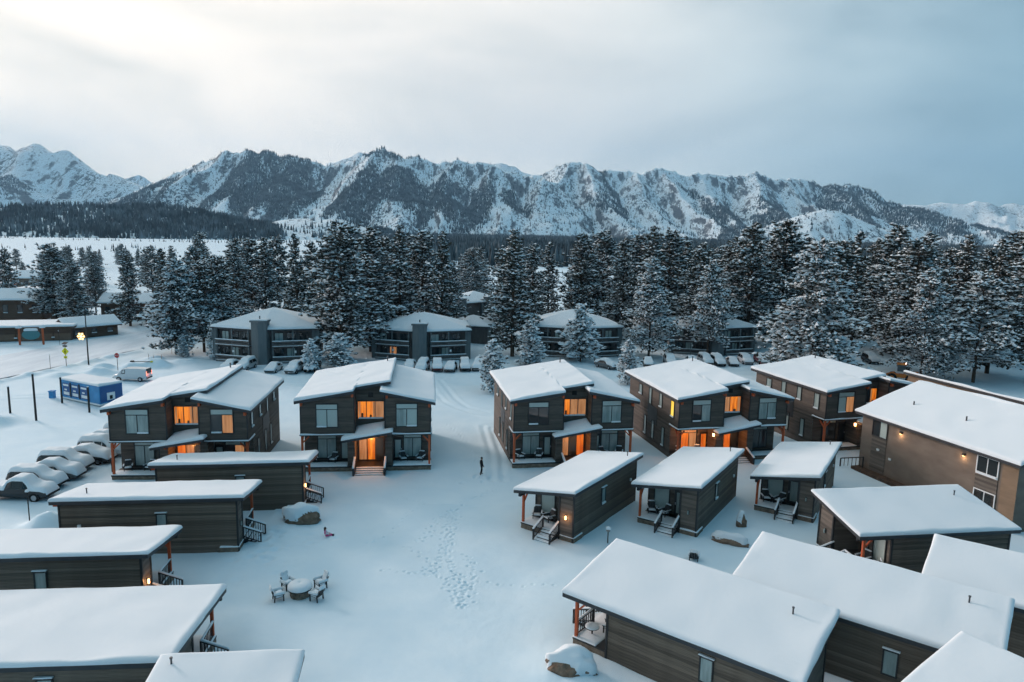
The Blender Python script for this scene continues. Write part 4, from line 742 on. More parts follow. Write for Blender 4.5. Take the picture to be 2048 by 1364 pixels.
b.build('wall', 'brown', th); b = MB(); b.prism([(-.4, -.4, 6.95), (24.4, -.4, 6.95), (24.4, 9.4, 3.6), (-.4, 9.4, 3.6)], 0.25); ro = b.build('roof', 'fascia', th)
snow_quad(ro, (-.4, -.4, 6.95), (24.4, -.4, 6.95), (-.4, 9.4, 3.6), (24.4, 9.4, 3.6), 0.3, 0.3, seed=90)

# ------------------------------------------------------------------ condominium blocks
def condo(x, y, rz, label, sc=1.0, detail=True, hs=1.0):
    th = thing('condo_block', label, 'condo', (x, y, 0), rz, 'grey condominium blocks behind the houses'); th.scale = (sc, sc, sc * hs)
    H = 6.1; P = [(-8.6, 2.8), (0, 0), (8.6, 2.8), (7.6, 12.5), (-7.6, 12.5)]
    b = MB()
    for i in range(5): b.lap(P[i], P[(i + 1) % 5], -0.3, -0.3, H, H, 0.45, 0.01)
    b.build('wall', 'condo', th)
    E_ = [(-9.7, 1.9, H), (-0.15, -1.2, H), (0.15, -1.2, H), (9.7, 1.9, H), (8.6, 13.6, H), (-8.6, 13.6, H)]; ap = (0.2, 6.3, 9.0)
    b = MB(); b.prism(E_, 0.25)
    for i in range(6): b.face([E_[i], E_[(i + 1) % 6], ap])
    ro = b.build('roof', 'fascia', th); pyramid_snow(ro, E_, ap, 0.34, 10, seed=x)
    b = MB(); b.prism([(-1.3, 0.4, 7.5), (-1.3, -1.5, 7.5), (0, -2.0, 7.5), (1.3, -1.5, 7.5), (1.3, 0.4, 7.5)], 7.8); ch = b.build('chimney', 'condo_grey', th)
    b = MB(); b.prism([(-1.5, 0.5, 7.75), (-1.5, -1.65, 7.75), (0, -2.2, 7.75), (1.5, -1.65, 7.75), (1.5, 0.5, 7.75)], 0.3); b.tube((0, -.7, 7.75), (0, -.7, 8.5), .12); b.build('chimney_cap', 'condo_grey', ch)
    snow_quad(ch, (-1.4, -1.5, 7.76), (1.4, -1.5, 7.76), (-1.4, .4, 7.76), (1.4, .4, 7.76), .22, .25, name='snow')
    for s in (-1, 1):
        b = MB(); b.box(min(s * 8.55, s * 9.45), max(s * 8.55, s * 9.45), 2.2, 3.6, -0.3, 6.9); b.build('end_pier', 'condo_grey', th)
    if not detail: return th
    for s in (-1, 1):
        p, q = ((-8.6, 2.8), (0, 0)) if s < 0 else ((0, 0), (8.6, 2.8)); L = math.hypot(8.6, 2.8); t = ((q[0] - p[0]) / L, (q[1] - p[1]) / L); n_ = (t[1], -t[0]); fr = (p, t, n_)
        a0, a1 = (0.35, L - 1.7) if s < 0 else (1.7, L - 0.35)
        for lv, z in enumerate((0.15, 2.95)):
            b = MB(); b.wbox(fr, a0, a1, z, z + 0.16, 0, 1.35); ba = b.build('balcony', 'condo', th)
            for k in range(2): c = MB(); c.wbox(fr, a0, a1, z + 0.28 + 0.46 * k, z + 0.58 + 0.46 * k, 1.27, 1.34); c.build('parapet_board', 'condo', ba)
            c = MB(); c.wbox(fr, a0, a1, z + 1.05, z + 1.19, 1.21, 1.40); c.build('rail_snow', 'snow_fine', ba)
            c = MB(); c.wbox(fr, a0, a1, z + 0.16, z + 0.25, 1.0, 1.38); c.build('floor_snow', 'snow_fine', ba)
            for k, u in enumerate((a0 + 0.5, a0 + 2.5, a0 + 4.7)):
                pm = 'lit_amber' if (k == 1 and lv == 0 and s < 0 and abs(x + 16.8) < 1) else ('blind' if (k + lv + int(x)) % 3 == 0 else 'glass_dark')
                window(th, (p[0] + t[0] * u, p[1] + t[1] * u), t, n_, 1.35, z + 0.9, 1.45, [pm, pm], fw=0.08)
        for u in (a0 + 0.1, (a0 + a1) / 2, a1 - 0.1): b = MB(); b.wbox(fr, u - 0.1, u + 0.1, -0.3, 5.9, 1.15, 1.33); b.build('balcony_post', 'condo_grey', th)
        u = (a0 + a1) / 2 + 0.2; b = MB(); b.wbox(fr, u, u + 0.3, 1.9, 2.3, 1.36, 1.55); b.build('balcony_lamp', 'white_paint', th)
    return th
condo(-43.8, 123.6, 0.02, 'grey condo block above the parked cars, leftmost, with a tall chimney')
condo(-16.8, 129.2, 0.04, 'grey condo block directly above the frontal lodge roof', 0.97, hs=0.93)
condo(12.2, 136.0, 0.05, 'condo block with a snowy pine growing right in front', 1.0, hs=0.94)
condo(41.0, 142.0, 0.08, 'dark condo block half hidden by pines above the orange-lit lodge', 0.95, hs=0.95)
condo(-10.5, 151.0, -0.5, 'small condo roof between the second block and a big pine', 0.62, False)
condo(-13.5, 186.0, 0.5, 'condo with stepped roofs deep between the pines', 0.8, False); condo(-7.0, 193.0, 0.9, 'hindmost condo roof with dark gable deep between the pines', 0.8, False)
condo(26.5, 182.0, 0.4, 'condo roof glimpsed between pines above the third block', 0.75, False); condo(64.0, 172.0, 0.2, 'condo roof glimpsed behind the big pines right of centre', 0.8, False)
condo(96.0, 165.0, 0.1, 'condo roof glimpsed behind the pines at far right', 0.8, False); condo(-34.0, 190.0, 0.3, 'condo roof glimpsed behind the pines left of centre', 0.8, False)

# ------------------------------------------------------------------ low motel buildings by the road
def lowhouse(name, label, x, y, rz, L, D, H, m, roof='flat', group='low timber buildings by the road', lits=(), panel=None):
    th = thing(name, label, 'building', (x, y, 0), rz, group)
    b = MB(); c = [(0, 0), (L, 0), (L, D), (0, D)]; g = 0.0 if roof == 'flat' else D * 0.22
    b.lap((0, 0), (L, 0), -.3, -.3, H, H, .3, .01); b.lap((L, 0), (L, D / 2), -.3, -.3, H, H + g, .3, .01); b.lap((L, D / 2), (L, D), -.3, -.3, H + g, H, .3, .01); b.lap((L, D), (0, D), -.3, -.3, H, H, .3, .01); b.lap((0, D), (0, D / 2), -.3, -.3, H, H + g, .3, .01); b.lap((0, D / 2), (0, 0), -.3, -.3, H + g, H, .3, .01)
    b.build('wall', m, th); o = 0.7
    if roof == 'flat':
        b = MB(); b.prism([(-o, -o, H + .3), (L + o, -o, H + .3), (L + o, D + o, H + .3), (-o, D + o, H + .3)], 0.4); ro = b.build('roof', m, th); snow_quad(ro, (-o, -o, H + .3), (L + o, -o, H + .3), (-o, D + o, H + .3), (L + o, D + o, H + .3), .38, .4, mid=1.6, seed=x)
    else:
        gz = H + g + 0.28
        for y0, y1, z0, z1 in ((-o, D / 2, H + 0.02, gz), (D / 2, D + o, gz, H + 0.02)):
            b = MB(); b.prism([(-o, y0, z0), (L + o, y0, z0), (L + o, y1, z1), (-o, y1, z1)], 0.22); ro = b.build('roof', m, th); snow_quad(ro, (-o, y0, z0), (L + o, y0, z0), (-o, y1, z1), (L + o, y1, z1), .36, .3, mid=1.4, seed=x)
    n = int(L // 3)
    for k in range(n):
        u = (k + 0.5) * L / n
        if panel:
            b = MB(); b.wbox(((0, 0), (1, 0), (0, -1)), u - L / n / 2 + 0.12, u + L / n / 2 - 0.12, 0.1, H * 0.55, 0, 0.06); b.build('panel', panel, th)
            b = MB(); b.wbox(((0, 0), (1, 0), (0, -1)), u - L / n / 2 - 0.08, u - L / n / 2 + 0.08, 0.1, H, 0, 0.12); po = b.build('pier', m, th); b = MB(); b.wbox(((0, 0), (1, 0), (0, -1)), u - L / n / 2 - 0.25, u - L / n / 2 + 0.25, 0.6, 0.8, 0.06, 0.35); b.build('pier_snow', 'snow_fine', po)
        else: window(th, (u - 0.5, -0.012), (1, 0), (0, -1), 1.0, H * 0.38, H * 0.38, ['lit_red' if k in lits else 'glass_dark'], fw=.08, snow=[(0, 1)])
    return th
lowhouse('motel_wing', 'long low brown motel with tan panels beside the road', -121, 134.2, 0.325, 32.5, 9.0, 2.6, 'motel_wood', panel='motel_panel')
lowhouse('motel_office', 'small gabled motel end with snowy porch at the roadside bend', -91.2, 145.5, 0.9, 9.5, 6.0, 2.3, 'motel_wood', 'gable')
lowhouse('motel_building', 'two-storey timber motel with orange-lit windows at far left', -136, 168, 0.22, 22, 9, 5.0, 'motel_wood', 'gable', lits=(3,))
lowhouse('cottage', 'small steep-roofed brown cottage behind the low motel', -112, 172, 0.1, 6, 6, 3.0, 'motel_wood', 'gable')
lowhouse('timber_house', 'timber house with wide snow roof below the left pines', -102, 176, 0.15, 15, 8, 4.2, 'motel_wood', 'gable')
lowhouse('roadside_house', 'small dark house at the end of the road bend', -88, 170, 0.2, 8, 6, 2.5, 'motel_wood', 'gable')
lowhouse('far_house', 'far pale house behind the left pines with a lit lamp', -176, 250, 0.1, 14, 9, 4, 'tan', 'gable', 'far houses behind the left pines', lits=(0,))
lowhouse('far_house', 'far house with pale green roof edge behind the left pines', -150, 215, 0.1, 16, 8, 3.2, 'brown', 'flat', 'far houses behind the left pines')
lowhouse('far_house', 'far snow roof between the left pines and the condos', -66, 205, 0.1, 14, 9, 3.5, 'brown', 'gable', 'far houses behind the left pines')
lowhouse('far_house', 'hindmost snow roof on the plain edge left of the condos', -80, 260, 0.0, 16, 9, 3.5, 'brown', 'gable', 'far houses behind the left pines')
lowhouse('far_house', 'snow roof among the crowns at far left centre', -118, 235, 0.3, 12, 9, 4.5, 'brown', 'gable', 'far houses behind the left pines')
# painted roadside sign with two posts
th = thing('motel_sign', 'teal oval sign between two red posts before the low motel', 'sign', (-94.0, 138.0, 0), 0.3)
for s in (-1, 1): b = MB(); b.box(s * 2.0 - .15, s * 2.0 + .15, -.15, .15, -.2, 3.3); b.build('post', 'red_wood', th); snow_quad(th, (s * 2 - .4, -.4, 3.31), (s * 2 + .4, -.4, 3.31), (s * 2 - .4, .4, 3.31), (s * 2 + .4, .4, 3.31), .6, .4, name='snow')
b = MB(); pts = [(1.55 * math.cos(k * math.pi / 10), -.1, 2.0 + 1.0 * math.sin(k * math.pi / 10)) for k in range(20)]; b.face(pts); b.face([(p[0], .1, p[2]) for p in pts[::-1]])
for k in range(20): p, q = pts[k], pts[(k + 1) % 20]; b.face([q, p, (p[0], .1, p[2]), (q[0], .1, q[2])])
b.build('sign_panel', 'teal', th); snow_quad(th, (-1.1, -.25, 2.75), (1.1, -.25, 2.75), (-1.1, .25, 2.75), (1.1, .25, 2.75), .5, .3, name='snow')

# ------------------------------------------------------------------ vehicles (front = +x)
ST = dict(
 sedan=[(-2.3, .45, .72, .76, .78, .68), (-2.15, .30, .92, .97, .86, .76), (-1.5, .28, .96, 1.05, .90, .74), (-.9, .26, .97, 1.40, .90, .62), (.15, .26, .95, 1.44, .90, .62), (.95, .26, .93, 1.0, .90, .72), (1.8, .28, .84, .90, .88, .72), (2.2, .32, .66, .72, .82, .65), (2.32, .40, .56, .60, .74, .6)],
 suv=[(-2.3, .50, .95, 1.0, .84, .72), (-2.22, .36, 1.05, 1.45, .90, .68), (-1.9, .34, 1.08, 1.72, .93, .68), (-.5, .34, 1.06, 1.76, .94, .70), (.35, .34, 1.05, 1.72, .94, .68), (1.05, .34, 1.04, 1.12, .93, .76), (1.9, .36, .98, 1.04, .91, .74), (2.28, .40, .80, .86, .85, .68), (2.36, .48, .65, .7, .78, .6)],
 pickup=[(-2.75, .55, 1.0, 1.04, .90, .88), (-2.7, .42, 1.05, 1.08, .95, .92), (-.75, .40, 1.06, 1.10, .96, .93), (-.70, .40, 1.1, 1.62, .96, .70), (-.2, .40, 1.1, 1.86, .96, .72), (.75, .40, 1.08, 1.84, .96, .70), (1.35, .40, 1.06, 1.16, .95, .80), (2.3, .42, 1.02, 1.1, .94, .78), (2.72, .46, .86, .94, .90, .7), (2.8, .52, .7, .74, .82, .64)],
 van=[(-2.6, .50, 1.05, 1.2, .90, .80), (-2.55, .36, 1.1, 1.95, .96, .84), (-1.0, .34, 1.1, 2.02, .98, .84), (.6, .34, 1.1, 2.0, .98, .82), (1.15, .34, 1.08, 1.85, .98, .78), (1.85, .36, 1.06, 1.16, .96, .80), (2.4, .40, .88, .96, .92, .72), (2.58, .46, .7, .74, .84, .64)])
GH = dict(sedan=(2, 5), suv=(1, 5), pickup=(3, 6), van=(3, 5)); WB = dict(sedan=1.38, suv=1.42, pickup=1.75, van=1.65); WR = dict(sedan=.33, suv=.38, pickup=.41, van=.36)
def make_car(kind, paint, snow, lights=False, name=None):
    st = ST[kind]; t = thing(name or {'sedan': 'parked_car', 'suv': 'parked_suv', 'pickup': 'pickup_truck', 'van': 'white_van'}[kind], 'x', {'sedan': 'car', 'suv': 'car', 'pickup': 'truck', 'van': 'van'}[kind])
    V, F = [], []
    for (x, zb, zl_, zt, hw_, ht) in st:
        r_ = [(hw_ * .90, zb), (hw_, (zb + zl_) / 2), (hw_ * .99, zl_), (ht, zt - .03), (ht * .85, zt)]; V += [(x, -a, z) for a, z in r_] + [(x, a, z) for a, z in r_[::-1]]
    n = 10
    for i in range(len(st) - 1):
        for k in range(n): j = (k + 1) % n; F.append([i * n + k, i * n + j, (i + 1) * n + j, (i + 1) * n + k])
    F.append(list(range(n))); F.append(list(range((len(st) - 1) * n, len(st) * n))[::-1])
    b = MB(); b.v, b.f, b.m = V, F, [0] * len(F); b.build('body', paint, t, False)
    i0, i1 = GH[kind]
    for s in (-1, 1):
        g = MB()
        for i in range(i0, i1):
            A, B = st[i], st[i + 1]; P = lambda S_, u: (S_[0], s * ((S_[4] * .99) * (1 - u) + S_[5] * u + 0.012), S_[2] * (1 - u) + (S_[3] - .03) * u)
            mA, mB = (0.12, 0.84), (0.12, 0.84); e = .05
            pa, pb, pc, pd = P(A, mA[0]), P(B, mB[0]), P(B, mB[1]), P(A, mA[1]); dx = (B[0] - A[0]) * 0.06
            g.face([(pa[0] + dx, *pa[1:]), (pb[0] - dx, *pb[1:]), (pc[0] - dx, *pc[1:]), (pd[0] + dx, *pd[1:])])
        g.build('side_window', 'car_glass', t)
    def screen(A, B, nm, off):
        g = MB(); q = lambda S_, u, y: (S_[0] + off, y * S_[5] * 0.86, S_[3] + 0.012)
        g.face([q(A, 0, -1), q(B, 0, -1), q(B, 0, 1), q(A, 0, 1)]); g.build(nm, 'car_glass', t)
    screen(st[i1 - 1], st[i1], 'windscreen', .02); screen(st[i0 + 1 if kind != 'van' else 1], st[i0 if kind != 'van' else 0], 'rear_window', -.02)
    w, r = WB[kind], WR[kind]; wm = None
    for sx in (-1, 1):
        for sy in (-1, 1):
            if wm is None:
                b = MB(); b.tube((0, -.11, 0), (0, .11, 0), r, r, 16); tw = b.build('wheel', 'rubber', t); wm = tw.data; b = MB(); b.tube((0, -.12, 0), (0, .12, 0), r * .58, r * .58, 12); rm = b.build('rim', 'chrome', tw).data
            else: tw = link(bpy.data.objects.new('wheel', wm), t); link(bpy.data.objects.new('rim', rm), tw)
            tw.location = (sx * w, sy * (st[2][4] - .08), r)
    xf, xr = st[-1][0], st[0][0]
    for sy in (-1, 1):
        b = MB(); b.box(xf - .16, xf - .01, sy * .62 - .13, sy * .62 + .13, st[-1][2] - .02, st[-1][2] + .13); b.build('headlight', 'head' if lights else 'chrome', t)
        b = MB(); b.box(xr + .0, xr + .12, sy * .72 - .09, sy * .72 + .09, st[0][2] - .1, st[0][2] + (.5 if kind == 'van' else .12)); b.build('tail_light', 'tail' if lights else 'red', t)
    for xx, nm in ((xf, 'front_bumper'), (xr, 'rear_bumper')): b = MB(); b.box(xx - .10, xx + .10, -.78, .78, st[-1][1], st[-1][1] + .16); b.build(nm, 'black', t)
    if snow > 0:
        xs = np.linspace(xr - .02, xf + .04, 30); ys = np.linspace(-1, 1, 15); X, Yn = np.meshgrid(xs, ys)
        S_ = np.array(st); f_ = lambda k: np.interp(X, S_[:, 0], S_[:, k]); zt, zl2, ht = f_(3), f_(2), f_(5); gh = np.clip((zt - zl2 - .12) / .2, 0, 1); hwid = f_(4) * (1 - gh) + (ht + .05) * gh; Y = Yn * hwid
        u = np.clip((np.abs(Y) - ht) / np.maximum(hwid - ht, .05), 0, 1) * (1 - gh); top = zt * (1 - u) + zl2 * u
        k1 = np.clip((1 - np.abs(Yn)) / .35, 0, 1); k2 = np.clip(np.minimum(X - xr, xf - X) / .5, 0, 1); pr = np.sqrt(1 - (1 - k1) ** 2) * np.sqrt(1 - (1 - k2) ** 2)
        # drift smooths the step between bonnet and roof
        Z = top + snow * (0.22 + 0.78 * pr) * (1 + .5 * fbm(X * 1.3, Y * 1.3, 3, int(snow * 100)))
        for _ in range(2): Z[:, 1:-1] = np.maximum(Z[:, 1:-1], 0.25 * Z[:, :-2] + 0.5 * Z[:, 1:-1] + 0.25 * Z[:, 2:])
        nu, nv = len(xs), len(ys); tp = np.stack([X, Y, Z], -1).reshape(-1, 3); ring = np.concatenate([np.arange(nu), np.arange(2 * nu - 1, nu * nv, nu), np.arange(nu * nv - 2, nu * (nv - 1) - 1, -1), np.arange(nu * (nv - 2), 0, -nu)])
        lw = tp[ring].copy(); lw[:, 2] = top.reshape(-1)[ring] - 0.05; Vv = np.concatenate([tp, lw]); bb = len(tp); m_ = len(ring); i = np.arange(m_); j = (i + 1) % m_
        np_obj('snow_cover', Vv, np.concatenate([grid_faces(nu, nv), np.stack([bb + i, bb + j, ring[j], ring[i]], 1)]), 'snow_fine', t, True)
    return t
for nm, c in (('paint_dark', (.02, .023, .027)), ('paint_grey', (.12, .125, .13)), ('paint_silver', (.35, .36, .37)), ('paint_white', (.62, .64, .66)), ('paint_red', (.33, .012, .02))): mat(nm, c, .3, .5)
PROTO = {}
def car(kind, paint, snow, x, y, rz, label, group, lights=False, z=0.0):
    k = (kind, paint, snow, lights); o = copy_tree(PROTO[k]) if k in PROTO else make_car(*k); PROTO.setdefault(k, o)
    o.location = (x, y, z); o.rotation_euler = (0, 0, rz); tag(o, label, group=group); return o
G1 = 'snow-buried cars in the left lot'
car('pickup', 'paint_dark', .26, -42.6, 59.6, -.02, 'dark pickup truck under snow, nearest in the left lot', G1)
for i, (k, p, s) in enumerate((('suv', 'paint_dark', .34), ('sedan', 'paint_grey', .50), ('suv', 'paint_dark', .40), ('sedan', 'paint_dark', .46), ('suv', 'paint_white', .44), ('sedan', 'paint_dark', .50), ('suv', 'paint_dark', .50))):
    car(k, p, s, -42.8 + rnd.uniform(-.6, .5), 62.2 + 2.42 * i, rnd.uniform(-.05, .05), '%s snow-buried car counted from the dark pickup' % ORD[i], G1)
CARS = [(-47.3, 116.3), (-44.7, 116.6), (-39.3, 115.4), (-36.0, 114.9), (-33.2, 116.0), (-17.6, 118.9), (-15.3, 118.7), (-12.8, 119.0), (-10.3, 119.2), (-8.0, 120.4), (-5.6, 120.6), (16.8, 124.7), (25.2, 128.0), (29.5, 128.9), (33.6, 129.3), (36.1, 129.6), (38.5, 128.9), (41.0, 129.6), (44.1, 131.5), (47.2, 132.3), (65.5, 133.8), (69.3, 135.2), (62.1, 131.5)]
kinds = ['sedan', 'suv', 'sedan', 'suv', 'suv', 'sedan', 'suv', 'suv', 'sedan', 'suv', 'suv', 'sedan']; cols = ['paint_dark', 'paint_silver', 'paint_white', 'paint_white', 'paint_dark', 'paint_grey', 'paint_white', 'paint_red', 'paint_silver', 'paint_dark', 'paint_white', 'paint_grey']
cnt = {}
for i, (x, y) in enumerate(CARS):
    zone_ = 'before the leftmost condo' if i < 5 else 'before the second condo' if i < 11 else 'before the third condo' if i < 12 else 'before the fourth condo' if i < 20 else 'below the big pine at right'
    cnt[zone_] = cnt.get(zone_, 0) + 1; k, p = kinds[i % 12], cols[i % 12]; s = .10 if p == 'paint_red' else (.30, .14, .22, .34, .10)[(i * 3) % 5]
    car(k, p, s, x + rnd.uniform(-.25, .25), y + 1.6 + rnd.uniform(-.6, .6), R(-90) + rnd.uniform(-.12, .12) + (0.6 if i == 11 else 0), 'red jeep-like car parked before the second condo' if p == 'paint_red' and i == 7 else '%s snow-covered car from the left %s' % (ORD[cnt[zone_] - 1], zone_), 'snow-covered cars parked before the condos')
car('van', 'paint_white', 0.0, -58.3, 107.8, R(180) - .02, 'white van with glowing tail lights behind the blue trailer', None, True)
lamp_light(-61.2, 107.6, .9, 6, (1, .7, .5)); lamp_light(-55.3, 107.3, 1.2, 5, (1, .15, .08))
# wheel loader
th = thing('wheel_loader', 'orange wheel loader working behind the tan building roof', 'loader', (65.6, 118.5, 0), 2.6)
b = MB(); b.box(-2.6, -.6, -.8, .8, .9, 1.9); b.box(-.6, 1.6, -.6, .6, .8, 1.35); b.build('body', 'orange_paint', th)
b = MB(); b.box(-.7, .5, -.7, .7, 1.9, 3.0); ca = b.build('cab', 'glass_dark', th); b = MB(); b.box(-.85, .65, -.8, .8, 3.0, 3.15); b.build('cab_roof', 'orange_paint', ca)
for sx in (-1.5, 1.2):
    for sy in (-1, 1): b = MB(); b.tube((sx, sy * .7, .75), (sx, sy * 1.15, .75), .75, .75, 18); w_ = b.build('wheel', 'rubber', th); b = MB(); b.tube((sx, sy * 1.1, .75), (sx, sy * 1.18, .75), .4, .4, 12); b.build('rim', 'orange_paint', w_)
for sy in (-.45, .45): b = MB(); b.bar((.9, sy, 1.5), (2.9, sy, .7), .22, .3); b.build('lift_arm', 'orange_paint', th)
b = MB(); b.prism([(2.8, -1.3, 1.3), (3.0, -1.3, 1.3), (3.0, 1.3, 1.3), (2.8, 1.3, 1.3)], 1.2); b.prism([(2.8, -1.3, .2), (3.8, -1.3, .2), (3.8, 1.3, .2), (2.8, 1.3, .2)], .1); b.build('bucket', 'metal', th)
for sy in (-.5, .5): b = MB(); b.box(-.75, -.6, sy - .12, sy + .12, 3.15, 3.32); b.build('work_light', 'head', th)
# blue service trailer: long side from (-61.6,95.4) to (-53.9,91.3)
d = Vector((-53.9 + 61.6, 91.3 - 95.4)); LT = d.length
th = thing('blue_trailer', 'blue printed trailer with snow roof standing among dark posts', 'trailer', (-61.6, 95.4, 0), math.atan2(d.y, d.x))
b = MB(); b.box(0, LT, 0, 3.2, .35, 2.75); bo = b.build('body', 'blue', th)
b = MB(); b.box(-.05, LT + .05, -.05, 3.25, .15, .35); b.build('chassis', 'white_paint', th)
for i in range(3):
    u = .7 + i * 2.0; b = MB(); b.wbox(((0, 0), (1, 0), (0, -1)), u, u + 1.55, .6, 2.35, 0, .04); pn_ = b.build('panel', 'blue_dark', bo)
    for (z0, z1, u0, u1) in ((1.95, 2.2, .1, 1.3), (.75, 1.15, .15, 1.4), (1.35, 1.55, .35, .9)): q = MB(); q.wbox(((0, 0), (1, 0), (0, -1)), u + u0, u + u1, z0, z1, .04, .055); q.build('print', 'white_paint', pn_)
    b = MB(); b.wbox(((0, 0), (1, 0), (0, -1)), u + 1.62, u + 1.82, .5, 2.5, 0, .08); b.build('rib', 'pole_dark', bo)
b = MB(); b.wbox(((LT, 0), (0, 1), (1, 0)), .1, 3.1, .5, 2.6, 0, .04); pn_ = b.build('panel', 'blue_dark', bo); q = MB(); q.wbox(((LT, 0), (0, 1), (1, 0)), 1.0, 2.1, .7, 1.7, .04, .06); lg = q.build('emblem', 'white_paint', pn_); q = MB(); q.wbox(((LT, 0), (0, 1), (1, 0)), 1.35, 1.75, .8, 1.3, .06, .07); q.build('emblem_mark', 'black', lg)
snow_quad(th, (-.08, -.08, 2.75), (LT + .08, -.08, 2.75), (-.08, 3.28, 2.75), (LT + .08, 3.28, 2.75), .3, .3, seed=5)
b = MB(); b.box(-.3, .3, -.3, .3, 0, .95); b.box(-.36, .36, -.36, .36, .95, 1.05); tag(b.build('blue_bin', 'blue'), 'small blue bin beside the left end of the trailer', 'bin').location = (-62.9, 95.6, 0)

# ------------------------------------------------------------------ street furniture
for i, (x, y, h) in enumerate(((-63.2, 87.7, 3.3), (-57.8, 84.5, 5.7), (-59.95, 93.0, 3.5), (-53.9, 88.9, 3.2))):
    t = thing('timber_post', ['shorter dark post at the far left of the open snow', 'tallest dark post standing alone left of the trailer', 'dark post touching the left end of the blue trailer', 'dark post before the middle of the blue trailer'][i], 'post', (x, y, 0), 0, 'dark timber posts round the trailer')
    b = MB(); b.tube((0, 0, -.3), (0, 0, h), .13, .11, 10); b.build('shaft', 'pole_dark', t); snow_quad(t, (-.1, -.1, h), (.1, -.1, h), (-.1, .1, h), (.1, .1, h), .12, .08, name='snow', lean=0)
t = thing('crossing_sign', 'yellow diamond pedestrian crossing sign with plaque at the roadside', 'sign', (-73.9, 116.5, 0), -.15)
b = MB(); b.tube((0, 0, -.2), (0, 0, 3.9), .05); b.build('pole', 'metal', t)
b = MB(); s = .66; b.v = []; q = [(0, -.07, 2.75 - s), (s, -.07, 2.75), (0, -.07, 2.75 + s), (-s, -.07, 2.75)]; b.face(q); b.face([(p[0], -.03, p[2]) for p in q[::-1]]); so = b.build('sign_panel', 'yellow', t)
b = MB(); b.tube((0.02, -.08, 3.03), (0.02, -.085, 3.03), .09, .09, 10); b.bar((0, -.08, 2.9), (.02, -.08, 2.6), .13, .02); b.bar((.02, -.08, 2.62), (.16, -.08, 2.36), .07, .02); b.bar((0, -.08, 2.62), (-.13, -.08, 2.36), .07, .02); b.bar((0, -.08, 2.85), (.17, -.08, 2.68), .05, .02); b.bar((0, -.08, 2.85), (-.15, -.08, 2.68), .05, .02); b.build('pedestrian_symbol', 'black', so)
b = MB(); b.box(-.32, .32, -.07, -.03, 1.55, 1.95); pq = b.build('plaque', 'yellow', t); b = MB(); b.bar((-.16, -.08, 1.85), (.14, -.08, 1.66), .06, .02); b.bar((.16, -.08, 1.64), (-.02, -.08, 1.64), .05, .02); b.bar((.15, -.08, 1.64), (.15, -.08, 1.8), .05, .02); b.build('arrow_symbol', 'black', pq)
b = MB(); b.box(-.35, .35, -.12, .05, 3.5, 3.75); b.build('beacon', 'pole_dark', t); b = MB(); b.hexa([(-.4, -.3, 3.95), (.4, -.3, 3.95), (.4, .3, 4.2), (-.4, .3, 4.2), (-.4, -.3, 4.0), (.4, -.3, 4.0), (.4, .3, 4.25), (-.4, .3, 4.25)]); b.build('solar_panel', 'pole_dark', t)
t = thing('street_pole', 'tall dark street pole carrying the glowing snowflake', 'pole', (-71.7, 119.0, 0))
b = MB(); b.tube((0, 0, -.2), (0, 0, 10.0), .12, .07, 10); b.build('shaft', 'pole_dark', t); b = MB(); b.bar((0, 0, 10), (-1.4, 0, 10.3), .08); b.box(-1.9, -1.3, -.14, .14, 10.25, 10.38); b.build('lamp_arm', 'pole_dark', t); b = MB(); b.bar((0, 0, 5.9), (-.6, 0, 5.9), .05); b.build('bracket', 'pole_dark', t)
t = thing('snowflake_light', 'glowing snowflake decoration on the tall street pole', 'light', (-72.6, 118.9, 4.9))
b = MB()
for k in range(6):
    a = k * math.pi / 3; c, s = math.cos(a), math.sin(a); b.bar((0, 0, 0), (c * .85, 0, s * .85), .13)
    for e in (-.7, .7): b.bar((c * .45, 0, s * .45), (c * .45 + math.cos(a + e) * .35, 0, s * .45 + math.sin(a + e) * .35), .11)
t.scale = (.78,) * 3; b.build('flake', 'flake', t); lamp_light(-72.6, 118.4, 4.9, 16, (1, .7, .35), .4)
t = thing('stop_sign', 'red stop sign on a post beside the ploughed snow bank', 'sign', (-64.55, 115.0, 0), -.1)
b = MB(); b.tube((0, 0, -.2), (0, 0, 2.9), .045); b.build('pole', 'pole_dark', t)
b = MB(); pts = [(.42 * math.cos(R(22.5 + 45 * k)), -.06, 2.5 + .42 * math.sin(R(22.5 + 45 * k))) for k in range(8)]; b.face(pts); b.face([(p[0], -.03, p[2]) for p in pts[::-1]]); so = b.build('sign_panel', 'red', t)
fc = bpy.data.curves.new('stop_text', 'FONT'); fc.body = 'STOP'; fc.size = .27; fc.align_x = 'CENTER'; fc.align_y = 'CENTER'; tmp = bpy.data.objects.new('tmp', fc); COL.objects.link(tmp); tm = bpy.data.meshes.new_from_object(tmp.evaluated_get(bpy.context.evaluated_depsgraph_get())); bpy.data.objects.remove(tmp); tm.materials.clear(); tm.materials.append(MATS['white_paint']); fo = link(bpy.data.objects.new('lettering', tm), so); fo.location = (0, -.068, 2.5); fo.rotation_euler = (R(90), 0, 0)
t = thing('barrier_gate', 'yellow-tipped barrier boom beyond the white van', 'barrier', (-64.0, 118.5, 0), .1)
b = MB(); b.box(-.25, .25, -.25, .25, -.2, 1.0); b.build('cabinet', 'pole_dark', t); b = MB(); b.bar((.2, -.3, .9), (3.2, -.3, .9), .1); b.build('boom', 'pole_dark', t); b = MB(); b.bar((3.1, -.3, .9), (3.4, -.3, .9), .2); b.build('boom_tip', 'yellow', t)
